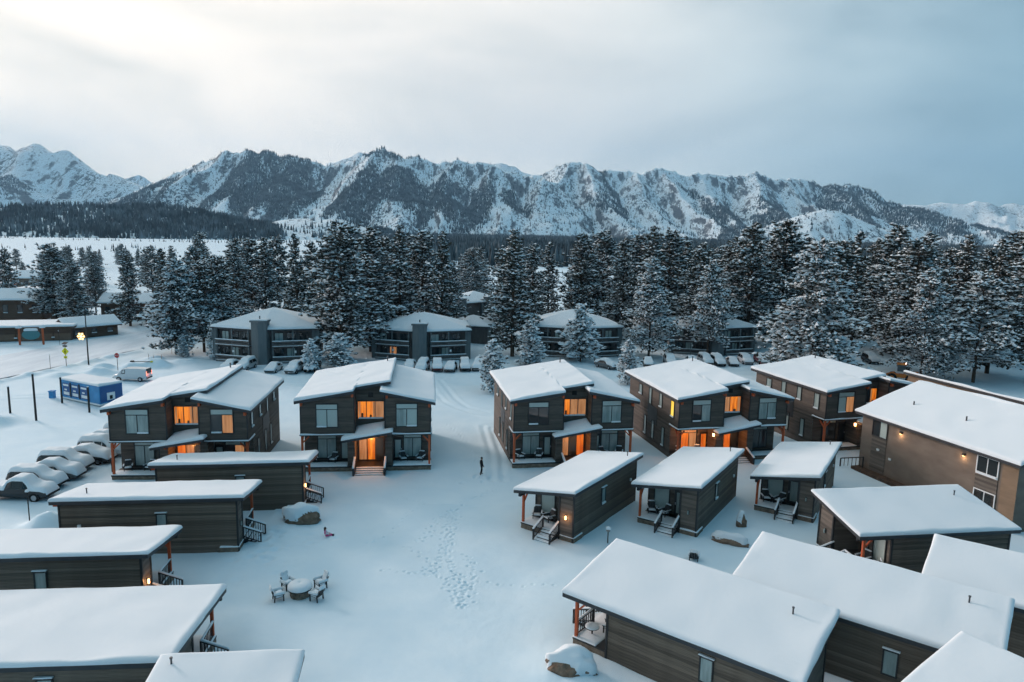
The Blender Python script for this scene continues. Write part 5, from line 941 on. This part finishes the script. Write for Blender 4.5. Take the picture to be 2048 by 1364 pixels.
for i, (x, y, h, m) in enumerate(((-61.4, 120.5, 1.8, 'orange_paint'), (-59.8, 120.0, 2.0, 'orange_paint'), (-62.6, 121.3, 1.9, 'metal'), (-75.3, 114.5, 2.6, 'metal'), (-63.5, 131.5, 2.2, 'orange_paint'), (-88.5, 138.0, 3.0, 'pole_dark'), (-98.0, 128, 2.4, 'pole_dark'), (-101.5, 127, 1.6, 'pole_dark'), (-74.2, 101.0, 2.2, 'orange_paint'), (-79.5, 100.5, 2.0, 'orange_paint'))):
    t = thing('snow_stake', ['orange stake left of the two by the ploughed heap', 'orange stake right of the two by the ploughed heap', 'grey stake behind the barrier boom', 'grey stake beside the yellow crossing sign', 'lone thin stake at the far road edge', 'dark stake before the small motel end', 'dark stake on the near verge of the low motel', 'short dark stake leftmost before the low motel', 'orange stake above the left end of the trailer', 'orange stake at the left picture edge by the road'][i], 'stake', (x, y, 0), 0, 'snow stakes along the road'); t.rotation_euler = (rnd.uniform(-.04, .04), rnd.uniform(-.04, .04), 0)
    b = MB(); b.tube((0, 0, -.3), (0, 0, h), .04, .035, 6); b.build('shaft', m, t); b = MB(); b.tube((0, 0, h - .25), (0, 0, h), .055, .055, 6); b.build('reflector_band', 'white_paint', t)
for i, (x, y, h, r_) in enumerate(((7.8, 52.9, .95, .16), (-38.5, 54.5, 2.4, .1), (-33.6, 58.6, 1.3, .06), (-38.6, 66.6, 1.3, .07))):
    t = thing(['path_lamp', 'snow_capped_pole', 'lot_pole', 'lot_pole'][i], ['small path lamp with snow cap before the lit-lamp cabin', 'tall dark pole with snow cap below the pickup truck', 'thin pole beside the plank cabin at the lot edge', 'short dark pole between buried cars and the far left lodge'][i], ['lamp', 'pole', 'pole', 'pole'][i], (x, y, 0))
    b = MB(); b.tube((0, 0, -.3), (0, 0, h), .045, .045, 8); b.build('shaft', 'pole_dark', t); b = MB(); b.tube((0, 0, h), (0, 0, h + .18), r_, r_ * .8, 10); b.build('head', 'concrete' if i == 0 else 'pole_dark', t); snow_quad(t, (-r_, -r_, h + .18), (r_, -r_, h + .18), (-r_, r_, h + .18), (r_, r_, h + .18), .22, r_, name='snow', lean=0.02)

# ------------------------------------------------------------------ fire pit, its chairs, porch table
t = thing('fire_pit', 'round stone fire pit under a thick snow cap', 'fire pit', (-13.6, 43.9, 0))
b = MB()
for rw in range(3):
    for k in range(14): a = (k + .5 * (rw % 2)) * 2 * math.pi / 14; r_ = .62 + rnd.uniform(0, .03); c, s = math.cos(a), math.sin(a); b.hexa([(c * r_ * q - s * w_, s * r_ * q + c * w_, z) for z in (rw * .17 - .02, rw * .17 + .14) for q, w_ in ((.72, -.11), (1, -.13), (1, .13), (.72, .11))])
b.build('stone_ring', 'stone', t); b = MB(); b.tube((0, 0, .48), (0, 0, .56), .78, .78, 20); b.build('rim', 'pole_dark', t)
pyramid_snow(t, [(.80 * math.cos(k * math.pi / 8), .80 * math.sin(k * math.pi / 8), .56) for k in range(16)], (0, 0, .60), .33, 6)
for (x, y, rz, lb) in ((-14.8, 43.25, R(-118), 'snow-capped chair left of the fire pit, nearer one'), (-14.65, 44.75, R(-62 - 180 + 60), 'snow-capped chair left of the fire pit, farther one'), (-12.4, 43.4, R(118), 'snow-capped chair right of the fire pit, nearer one'), (-12.55, 44.95, R(155), 'snow-capped chair right of the fire pit, farther one')):
    rz = math.atan2(-(43.9 - y), -(-13.6 - x)) - R(90); o = place_chair(x, y, -.02, rz, lb, 'chairs round the fire pit', False); o.scale = (.92,) * 3
o = place_chair(13.9, 50.3, -.1, R(160), 'snow-capped chair peeking over the nearest cabin roof ridge', 'chairs round the fire pit', False)
def ptable(x, y, label):
    t = thing('round_table', label, 'table', (x, y, .52)); b = MB(); b.tube((0, 0, .5), (0, 0, .54), .42, .42, 18); b.build('tabletop', 'chair', t); b = MB(); b.tube((0, 0, 0), (0, 0, .5), .05); b.tube((0, 0, 0), (0, 0, .03), .25, .25, 12); b.build('pedestal', 'chair', t)
    pyramid_snow(t, [(.42 * math.cos(k * math.pi / 7), .42 * math.sin(k * math.pi / 7), .54) for k in range(14)], (0, 0, .56), .12, 4)
ptable(*world_of(7.018, 43.7, -2.235, 6.146 - 1.25, 1.35), 'round snow-covered table on the nearest cabin porch')

# ------------------------------------------------------------------ boulders and snow-topped rocks
def boulder(name, label, x, y, r, sc, seed, snow=.3, rz=0., cut=0.25, z=0., bare=(0, 0, 0), lim=.45):
    t = thing(name, label, 'boulder', (x, y, z), rz, 'snow-capped boulders'); bm = bmesh.new(); bmesh.ops.create_icosphere(bm, subdivisions=4, radius=1)
    for v in bm.verts:
        c = v.co; n_ = 1 + .8 * float(fbm(c.x * 1.5 + seed, c.y * 1.5 + c.z * 1.9, 5, seed)); v.co = Vector((c.x * sc[0] * n_, c.y * sc[1] * n_, c.z * sc[2] * n_ + sc[2] * .25)) * r
    me = bpy.data.meshes.new('stone_body'); bm.to_mesh(me); me.materials.append(MATS['rock']); link(bpy.data.objects.new('stone_body', me), t)
    for f in list(bm.faces):
        if f.normal.dot(Vector(bare)) > lim or f.normal.z < cut + .5 * float(fbm(f.calc_center_median().x * 1.1 + seed, f.calc_center_median().y * 1.1, 2, 4)): bm.faces.remove(f)
    for v in list(bm.verts):
        if not v.link_faces: bm.verts.remove(v)
    bd = {v for e_ in bm.edges if e_.is_boundary for v in e_.verts}
    for v in bm.verts: v.co.z += .01 if v in bd else snow * (.75 + .4 * float(fbm(v.co.x, v.co.y, 2, 6))); v.co.x *= 1.02; v.co.y *= 1.02
    bmesh.ops.smooth_vert(bm, verts=[v for v in bm.verts if v not in bd], factor=.5, use_axis_x=True, use_axis_y=True, use_axis_z=True)
    m2 = bpy.data.meshes.new('snow_cap'); bm.to_mesh(m2); bm.free(); m2.materials.append(MATS['snow_fine']); m2.polygons.foreach_set('use_smooth', [True] * len(m2.polygons)); link(bpy.data.objects.new('snow_cap', m2), t); return t
boulder('boulder', 'brown boulder under deep snow beside the plank cabins', -17.0, 55.7, 1.0, (1.5, .95, .95), 3, .5, cut=.10, bare=(.75, -.65, -.05), lim=.58)
boulder('boulder', 'snow-buried rock ledge at the foot of the nearest cabin porch', 3.6, 36.0, 1.0, (1.5, .8, .95), 8, .5, rz=-.1, cut=.12, bare=(-.45, -.85, .1), lim=.72)
boulder('boulder', 'long low rock under a snow wedge between the right cabins', 17.5, 53.3, 1.0, (1.5, .5, .5), 14, .35, rz=-.45, cut=.12, bare=(0, -.95, .0), lim=.72)
boulder('boulder', 'upright pointed rock with snow between the right cabins', 19.3, 56.4, 1.0, (.42, .38, 1.15), 21, .2, rz=.3, cut=.2, bare=(.5, -.8, 0), lim=.5)
boulder('boulder', 'low rock in the open snow at the left picture edge', -63.4, 83.6, 1.0, (1.3, .7, .45), 27, .12, cut=.35)
boulder('boulder', 'small dark rock beside the cabin under the tan building', 38.8, 47.0, 1.0, (.9, .7, .8), 33, .2)

# ------------------------------------------------------------------ people
def figure(name, label, pts, edges, radii, mats_of, loc, rz, extra=None):
    t = thing(name, label, 'person', loc, rz); me = bpy.data.meshes.new('skeleton'); me.from_pydata(pts, edges, []); o = bpy.data.objects.new('tmp', me); COL.objects.link(o)
    sk = o.modifiers.new('s', 'SKIN'); sk.use_smooth_shade = True; o.modifiers.new('d', 'SUBSURF').levels = 2
    for v, r_ in zip(me.skin_vertices[0].data, radii): v.radius = r_ if isinstance(r_, tuple) else (r_, r_)
    me.skin_vertices[0].data[0].use_root = True
    dg = bpy.context.evaluated_depsgraph_get(); m2 = bpy.data.meshes.new_from_object(o.evaluated_get(dg)); bpy.data.objects.remove(o)
    m2.name = 'body'; m2.materials.clear(); names = []
    for p in m2.polygons:
        k = mats_of(p.center)
        if k not in names: names.append(k)
        p.material_index = names.index(k)
    for k in names: m2.materials.append(MATS[k])
    link(bpy.data.objects.new('body', m2), t)
    for (nm, m_, fn) in extra or (): bm = bmesh.new(); fn(bm); q = bpy.data.meshes.new(nm); bm.to_mesh(q); bm.free(); q.materials.append(MATS[m_]); q.polygons.foreach_set('use_smooth', [True] * len(q.polygons)); link(bpy.data.objects.new(nm, q), t)
    return t
def ell(bm, c, s, sub=2): bmesh.ops.create_icosphere(bm, subdivisions=sub, radius=1, matrix=Matrix.Translation(c) @ Matrix.Diagonal((*s, 1)))
def hand_pts(pts, edges, radii, wrist, d, up):
    """palm + five fingers rooted at the wrist vertex"""
    d, up = Vector(d).normalized(), Vector(up).normalized(); sd = d.cross(up).normalized(); w = Vector(pts[wrist]); pts.append(tuple(w + d * .07)); edges.append((wrist, len(pts) - 1)); radii.append((.04, .02)); pal = len(pts) - 1
    for k, (o, ln) in enumerate(((-.03, .055), (-.01, .07), (.01, .075), (.03, .065), (.05, .04))):
        p = w + d * (.08 if k < 4 else .03) + sd * o; q = p + d * ln * .5; e = q + d * ln * .4 + up * -.02
        b0 = len(pts); pts.extend([tuple(p), tuple(q), tuple(e)]); edges.extend([(pal if k < 4 else wrist, b0), (b0, b0 + 1), (b0 + 1, b0 + 2)]); radii.extend([.010, .009, .008])
# standing person, dark winter clothes, mid-step
pts = [(0, 0, .95), (0, .01, 1.2), (0, .02, 1.42), (0, .01, 1.53), (0, -.01, 1.62), (0, -.01, 1.74), (.10, 0, .90), (.11, -.10, .50), (.11, -.04, .09), (.11, -.20, .04), (-.10, 0, .90), (-.11, .06, .50), (-.11, .20, .10), (-.11, .06, .04), (.19, .02, 1.42), (.25, .06, 1.14), (.25, -.06, .90), (-.19, .02, 1.42), (-.25, .0, 1.14), (-.24, -.12, .92)]
edges = [(0, 1), (1, 2), (2, 3), (3, 4), (4, 5), (0, 6), (6, 7), (7, 8), (8, 9), (0, 10), (10, 11), (11, 12), (12, 13), (2, 14), (14, 15), (15, 16), (2, 17), (17, 18), (18, 19)]
radii = [(.17, .13), (.16, .12), (.18, .12), .062, (.085, .10), (.075, .09), .10, .075, .055, (.05, .035), .10, .075, .055, (.05, .035), .075, .06, .04, .075, .06, .04]
hand_pts(pts, edges, radii, 16, (0, -.2, -1), (1, 0, 0)); hand_pts(pts, edges, radii, 19, (0, -.3, -1), (-1, 0, 0))
figure('person', 'person in dark winter clothes standing alone on the snow between two lodges', pts, edges, radii, lambda c: 'skin' if (c.z > 1.55 or (c.z < .9 and abs(c.x) > .19)) else ('jacket' if c.z > .82 else 'trousers'), (-2.76, 68.07, -.03), R(115),
       [('beanie', 'hair', lambda bm: ell(bm, (0, .005, 1.745), (.10, .115, .10))), ('scarf', 'jacket', lambda bm: ell(bm, (0, .0, 1.53), (.10, .10, .05))), ('nose', 'skin', lambda bm: ell(bm, (0, -.115, 1.67), (.016, .02, .02), 1)), ('eyes', 'hair', lambda bm: [ell(bm, (s * .035, -.10, 1.70), (.012, .01, .01), 1) for s in (-1, 1)])])
# seated child
pts = [(0, 0, .14), (0, .02, .32), (0, .02, .50), (0, .01, .57), (0, -.01, .64), (0, -.01, .74), (.08, -.06, .13), (.10, -.32, .20), (.10, -.60, .09), (.10, -.64, .18), (-.08, -.06, .13), (-.10, -.32, .18), (-.12, -.60, .09), (-.12, -.64, .18), (.13, .02, .49), (.17, -.06, .32), (.13, -.24, .27), (-.13, .02, .49), (-.17, -.06, .32), (-.13, -.24, .27)]
radii = [(.14, .12), (.13, .11), (.13, .09), .05, (.075, .085), (.07, .08), .085, .065, .05, .04, .085, .065, .05, .04, .06, .05, .032, .06, .05, .032]
edges = edges[:19]; hand_pts(pts, edges, radii, 16, (0, -1, -.2), (0, 0, 1)); hand_pts(pts, edges, radii, 19, (0, -1, -.2), (0, 0, 1))
figure('person', 'child in pink and pale winter clothes sitting in the snow near the boulder', pts, edges, radii, lambda c: 'skin' if c.z > .59 or (c.y < -.26 and c.z > .25) else ('pink' if c.z > .30 and c.y > -.02 else 'pale_cloth' if c.z > .22 else ('jacket' if c.y < -.5 else 'pink')), (-14.3, 53.0, -.03), R(100),
       [('hair', 'hair', lambda bm: (ell(bm, (0, .03, .71), (.095, .10, .11)), ell(bm, (0, .075, .58), (.085, .05, .14)))), ('nose', 'skin', lambda bm: ell(bm, (0, -.10, .67), (.012, .018, .016), 1)), ('eyes', 'hair', lambda bm: [ell(bm, (s * .03, -.09, .695), (.011, .01, .01), 1) for s in (-1, 1)])])

# ------------------------------------------------------------------ trees
def crown_mesh(seed, H, rmax, z0, n_br, snowp, open_=False, peak=.35, tuft=.64, dens=1.0, big=1.0, tp=.72):
    r_ = np.random.default_rng(seed); NV, NF, SV, SF, LV = [], [], [], [], []
    nb, sb = 0, 0
    limb = MB(); lsn = MB()
    for b in range(n_br):
        u = (b + r_.random()) / n_br; z = z0 + (H * .985 - z0) * u ** (.92); rel = (z - z0) / (H - z0)
        prof = (min(1, (rel + .12) / (peak * .6)) ** .6) * (1 - rel) ** tp * 1.2 + .035
        ln = rmax * min(prof, 1.08) * r_.uniform(.55, 1.12); a = r_.uniform(0, 6.2832); rise = (-.12 + .55 * rel + r_.uniform(-.14, .14)) * ln
        p0 = np.array([0, 0, z]); p1 = np.array([math.cos(a) * ln, math.sin(a) * ln, z + rise]); sag = -.10 * ln
        if open_ and rel < .45 or (ln > 1.2 and r_.random() < .35):
            pm = (p0 + p1) / 2 + np.array([0, 0, -sag * .5]); limb.tube(p0, pm, .07, .05, 5, cap=False); limb.tube(pm, p0 * .15 + p1 * .85, .05, .02, 5, cap=False)
            if open_: o = np.array([0, 0, .06]); lsn.tube(p0 + o, pm + o, .09, .08, 5, cap=False); lsn.tube(pm + o, p0 * .2 + p1 * .8 + o, .08, .04, 5, cap=False)
        k = max(2, int(ln / (tuft * .50) * dens))
        for i in range(k):
            s = .22 + .80 * (i + r_.random()) / k if not open_ or rel > .5 else .42 + .6 * (i + r_.random()) / k
            c = p0 + (p1 - p0) * s + np.array([0, 0, sag * math.sin(min(s, 1) * 3.14)]) * -1; sp = .16 * ln * s + .18; c = c + r_.normal(0, 1, 3) * np.array([sp, sp, .22])
            out = np.array([math.cos(a), math.sin(a), .35]); R_ = tuft * r_.uniform(.7, 1.3); m = 8
            d = r_.normal(0, 1, (m, 3)) * .75 + out; d[:, 2] = np.abs(d[:, 2]) * .7 + d[:, 2] * .3; d /= np.linalg.norm(d, axis=1)[:, None]; sd = np.cross(d, r_.normal(0, 1, (m, 3))); sd /= np.linalg.norm(sd, axis=1)[:, None] + 1e-6
            w = R_ * .26; tri = np.stack([c - d * R_ * .25 + sd * w, c - d * R_ * .25 - sd * w, c + d * R_], 1).reshape(-1, 3); NV.append(tri); NF.append(nb + np.arange(m * 3).reshape(m, 3)); nb += m * 3
            for _ in range(int(snowp * (1.35 - .55 * rel) * 1.5 + r_.random())):
                q = R_ * r_.uniform(.18, .44) * big; hgt = q * r_.uniform(.6, 1.15); cc = c + np.array([0, 0, R_ * .20]) + out * R_ * .25 + r_.normal(0, .10, 3); ph = r_.uniform(0, 6.28)
                rg = np.array([[math.cos(ph + j * 1.2566) * q * r_.uniform(.7, 1.25), math.sin(ph + j * 1.2566) * q * r_.uniform(.7, 1.25), r_.uniform(-.35, .2) * q] for j in range(5)]); dr = np.array([math.cos(a), math.sin(a), .12]); rg = rg + (rg @ dr)[:, None] * dr * r_.uniform(.2, 1.6); P = np.vstack([cc + rg, cc + [0, 0, hgt], cc - [0, 0, hgt * .25]]); SV.append(P)
                SF.append(sb + np.array([[j, (j + 1) % 5, 5] for j in range(5)] + [[(j + 1) % 5, j, 6] for j in range(5)])); sb += 7
    cm = np_mesh('crown', np.concatenate(NV), np.concatenate(NF)); cm.materials.append(MATS['needle']); sm = np_mesh('snow_load', np.concatenate(SV), np.concatenate(SF)); sm.materials.append(MATS['snow_fine'])
    return cm, sm, limb, lsn
def make_tree(seed, H, rmax, z0, n_br, snowp, **k):
    cm, sm, limb, lsn = crown_mesh(seed, H, rmax, z0, n_br, snowp, **k); t = thing('pine_tree', 'x', 'tree'); b = MB()
    rr0 = .016 * H; b.tube((0, 0, -.4), (.05, 0, H * .5), rr0, rr0 * .62, 9, cap=False); b.tube((.05, 0, H * .5), (0, 0, H * .97), rr0 * .62, .03, 9, cap=False)
    if limb.v:
        o = len(b.v); b.v += limb.v; b.f += [[i + o for i in f] for f in limb.f]; b.m += limb.m
    b.build('trunk', 'bark', t, True); c = link(bpy.data.objects.new('crown', cm), t); tag(link(bpy.data.objects.new('snow_load', sm), c), kind='stuff')
    if lsn.v: lsn.build('limb_snow', 'snow_fine', c)
    return t
VAR = [make_tree(1, 24, 4.9, 1.8, 175, .75, tp=.62), make_tree(2, 24, 4.3, 1.6, 160, .62, tp=.7), make_tree(3, 24, 5.8, 3.0, 185, .9, peak=.55, tp=.52), make_tree(4, 24, 3.9, 1.6, 150, .55, tp=.75), make_tree(5, 24, 5.2, 4.4, 165, .78, peak=.5, tp=.5), make_tree(6, 24, 4.8, 2.4, 170, 1.0, tp=.6), make_tree(7, 24, 4.4, 5.0, 130, .7, peak=.6, tp=.48), make_tree(8, 24, 5.4, 2.0, 165, .85, peak=.4, tp=.66)]
OPEN = [make_tree(11, 24, 7.4, 2.2, 200, 1.2, open_=True, peak=.3, big=1.2), make_tree(12, 20, 7.0, 3.6, 140, 1.15, open_=True, peak=.5, big=1.2)]
SMALL = [make_tree(21, 8, 2.7, .5, 85, 1.5, peak=.3, tuft=.42, big=1.45), make_tree(22, 8, 2.3, .4, 85, 1.5, peak=.4, tuft=.4, big=1.45)]
XMAS = make_tree(31, 5, 1.6, .2, 60, 2, peak=.15, tuft=.32, big=1.6)
used = set()
def tree(proto, x, y, h, label, group, wide=1.0, name='pine_tree', base=24.0):
    if id(proto) in used: o = copy_tree(proto)
    else: o = proto; used.add(id(proto))
    s = h / base; o.location = (x, y, 0); o.scale = (s * wide, s * wide, s); o.rotation_euler = (0, 0, rnd.uniform(0, 6.28)); o.name = name; tag(o, label, 'tree', group); return o
TREES = [(-127.7, 180, 16.0), (-178.2, 260, 9), (-110.5, 171.5, 18.4), (-102.0, 165.5, 15.4), (-131.8, 225, 15.0), (-89.5, 166, 18.0), (-108.6, 215, 17.5), (-80.7, 165, 18.2), (-62.4, 131, 15.1), (-75.8, 170, 19.1), (-64.7, 150, 16.6),
(-63.9, 165, 19.4), (-65.9, 180, 20.1), (-59.6, 172, 20.5), (-62.3, 190, 20.8), (-48.5, 160, 22.3), (-49.2, 175, 20.7), (-38.2, 150, 21.5), (-30.8, 128, 24.6), (-27.5, 138, 24.7), (-27.7, 155, 21.2), (-23.7, 150, 23.6), (-20.9, 165, 23.0), (-14.9, 150, 24.0), (-14.5, 170, 16.8),
(-17.1, 240, 15.2), (-12.9, 225, 18.0), (-10.7, 235, 18.1), (-1.9, 155, 19.2), (0.1, 136, 24.1), (4.7, 170, 20.4), (9.2, 185, 20.5), (15.6, 165, 23.8), (20.8, 185, 20.9), (22.4, 178, 23.3), (24.6, 160, 22.9), (31.1, 175, 23.5), (29.5, 152, 25.9), (34.7, 160, 24.2), (40.7, 170, 24.1), (38.4, 146, 22.6), (51.4, 180, 21.4), (51.5, 165, 24.0), (50.4, 152, 26.6), (60.3, 160, 26.4), (71.6, 175, 24.1),
(64.0, 140, 23.8), (76.7, 160, 24.1), (86.1, 170, 24.6), (79.8, 150, 25.4), (72.0, 128, 23.9), (81.6, 142, 26.2), (103.2, 170, 22.6), (95.9, 152, 24.9), (92.9, 140, 21.6), (86.5, 128, 23.1), (104.0, 150, 24.3), (99.7, 140, 25.3), (88.2, 120, 22.5)]
ZL = ((-1e3, -85, 'back-row pine deep in the loose stand behind the low motel'), (-85, -57, 'back-row pine deep in the clump between the road and the leftmost condo'), (-57, -33, 'back-row pine deep behind the leftmost condo'), (-33, -12, 'back-row pine deep in the stand behind the second condo'), (-12, 22, 'back-row pine deep in the stand behind the third condo'), (22, 58, 'back-row pine deep in the dense stand above the fourth condo'), (58, 1e3, 'back-row pine deep in the dense stand at the right edge'))
def zlab(x, y):
    k = x * 150 / y
    for a, b, l in ZL:
        if a <= k < b: return l
FR = ((-1e3, -85, 'of the loose stand behind the low motel'), (-85, -57, 'of the clump between road and leftmost condo'), (-57, -33, 'of the dark row behind the leftmost condo'), (-33, -12, 'towering behind the second condo'), (-12, 22, 'towering behind the third condo'), (22, 58, 'towering above the fourth condo'), (58, 1e3, 'of the tall front wall at the right edge'))
num = {}
for i, (x, y, h) in sorted(enumerate(TREES), key=lambda q: q[1][0] / q[1][1]):
    kx = x * 150 / y; fl_ = next(l for a, b, l in FR if a <= kx < b); num[fl_] = num.get(fl_, 0) + 1; nn = num[fl_]
    tree(VAR[(i * 5) % 8], x, y, h * rnd.uniform(.96, 1.05), '%s front pine from the left, %s' % (ORD[nn - 1] if nn <= 12 else '%dth' % nn, fl_), 'front pines ' + fl_, rnd.uniform(.9, 1.22))
tree(OPEN[0], 49.9, 117, 23.6, 'broad snow-laden pine with spreading limbs above the fifth lodge', 'open snow-laden pines'); tree(OPEN[1], 78.3, 119, 18.6, 'open pine with bare snowy limbs near the right edge', 'open snow-laden pines', base=20.0)
tree(OPEN[0], 26.5, 136.5, 19.5, 'snow-laden pine overlapping the gap between third and fourth condos', 'open snow-laden pines', .75); tree(OPEN[1], 38.5, 139.0, 19.0, 'slim open pine standing before the fourth condo', 'open snow-laden pines', .62, base=20.0)
tree(OPEN[0], 70.5, 121, 19, 'snow-laden pine just behind the wheel loader', 'open snow-laden pines', .8)
for i, (x, y, h, l) in enumerate(((-61.5, 131, 17.5, 'large snowy pine at the near corner of the left clump'), (-58.5, 134, 17, 'snowy pine with tall bare trunk in the left clump'), (-57.0, 138, 18, 'slender snowy pine nearest the leftmost condo'))): tree(OPEN[1] if i == 0 else VAR[4], x, y, h, l, 'pines of the left roadside clump', .85 if i == 0 else 1.0, base=20.0 if i == 0 else 24.0)
for i, (x, y, h, l, w) in enumerate(((-2.8, 105.4, 7.6, 'young snowy pine beside the lane left of the third lodge', .85), (3.3, 127.1, 7.8, 'bushy snow-laden young pine before the third condo', 1.15), (12.8, 131.0, 10.6, 'snowy pine standing right before the third condo', .9), (18.7, 112.4, 6.9, 'young snowy pine behind the orange-lit lodge roof', .95), (-29.3, 119.9, 6.0, 'round snow-covered bushy pine beside the parked cars', 1.35), (-53.5, 126.9, 7.1, 'small snowy pine at the left corner of the leftmost condo', .7), (52.5, 137, 8.0, 'small snowy pine right of the fourth condo', 1.0), (-60, 128.5, 4.0, 'low snowy shrub pine at the foot of the left clump', 1.2))):
    tree(SMALL[i % 2], x, y, h, l, 'young snowy pines', w, 'young_pine', 8.0)
tree(XMAS, -33.6, 117.9, 5.0, 'small snow-plastered fir beside the parked cars', None, 1.0, 'fir_tree', 5.0)
# deeper rows of the stands
k = 0
while k < 70:
    px = rnd.uniform(-.70, .80); y = rnd.uniform(165, 330); x = px * y
    if px < -.30 and (rnd.random() < .62 or y > 280): continue
    if -.11 < px < -.02 and y < 250 or .115 < px < .165 and y < 240: continue
    if -.12 < px < .02 and rnd.random() < .5: continue
    h = rnd.uniform(13, 21) if px < -.05 else rnd.uniform(13, 22) * (1 - (y - 165) / 900)
    l = zlab(x, y); tree(VAR[rnd.randrange(8)], x, y, h, l, l.replace('pine deep', 'pines deep'), rnd.uniform(.85, 1.25)); k += 1

for k in range(30):
    px = rnd.uniform(-.70, -.24); y = rnd.uniform(250, 430); tree(VAR[rnd.randrange(8)], px * y, y, rnd.uniform(8, 13), 'small far pine scattered on the plain edge beyond the left stand', 'far pines on the plain edge', rnd.uniform(.9, 1.3))

# ------------------------------------------------------------------ air between the camera and the range
hz = bpy.data.materials.new('haze'); hz.use_nodes = True; nt = hz.node_tree
for n_ in list(nt.nodes): nt.nodes.remove(n_)
o_ = nt.nodes.new('ShaderNodeOutputMaterial'); v_ = nt.nodes.new('ShaderNodeVolumePrincipled'); v_.inputs['Color'].default_value = (.40, .70, 1, 1); v_.inputs['Density'].default_value = 6.5e-5; v_.inputs['Anisotropy'].default_value = .2; nt.links.new(v_.outputs[0], o_.inputs['Volume'])
MATS['haze'] = hz; b = MB(); b.box(-9500, 9500, -300, 9600, -25, 1100); tag(b.build('haze', 'haze'), 'thin cold air haze over the valley', 'haze', kind='stuff')
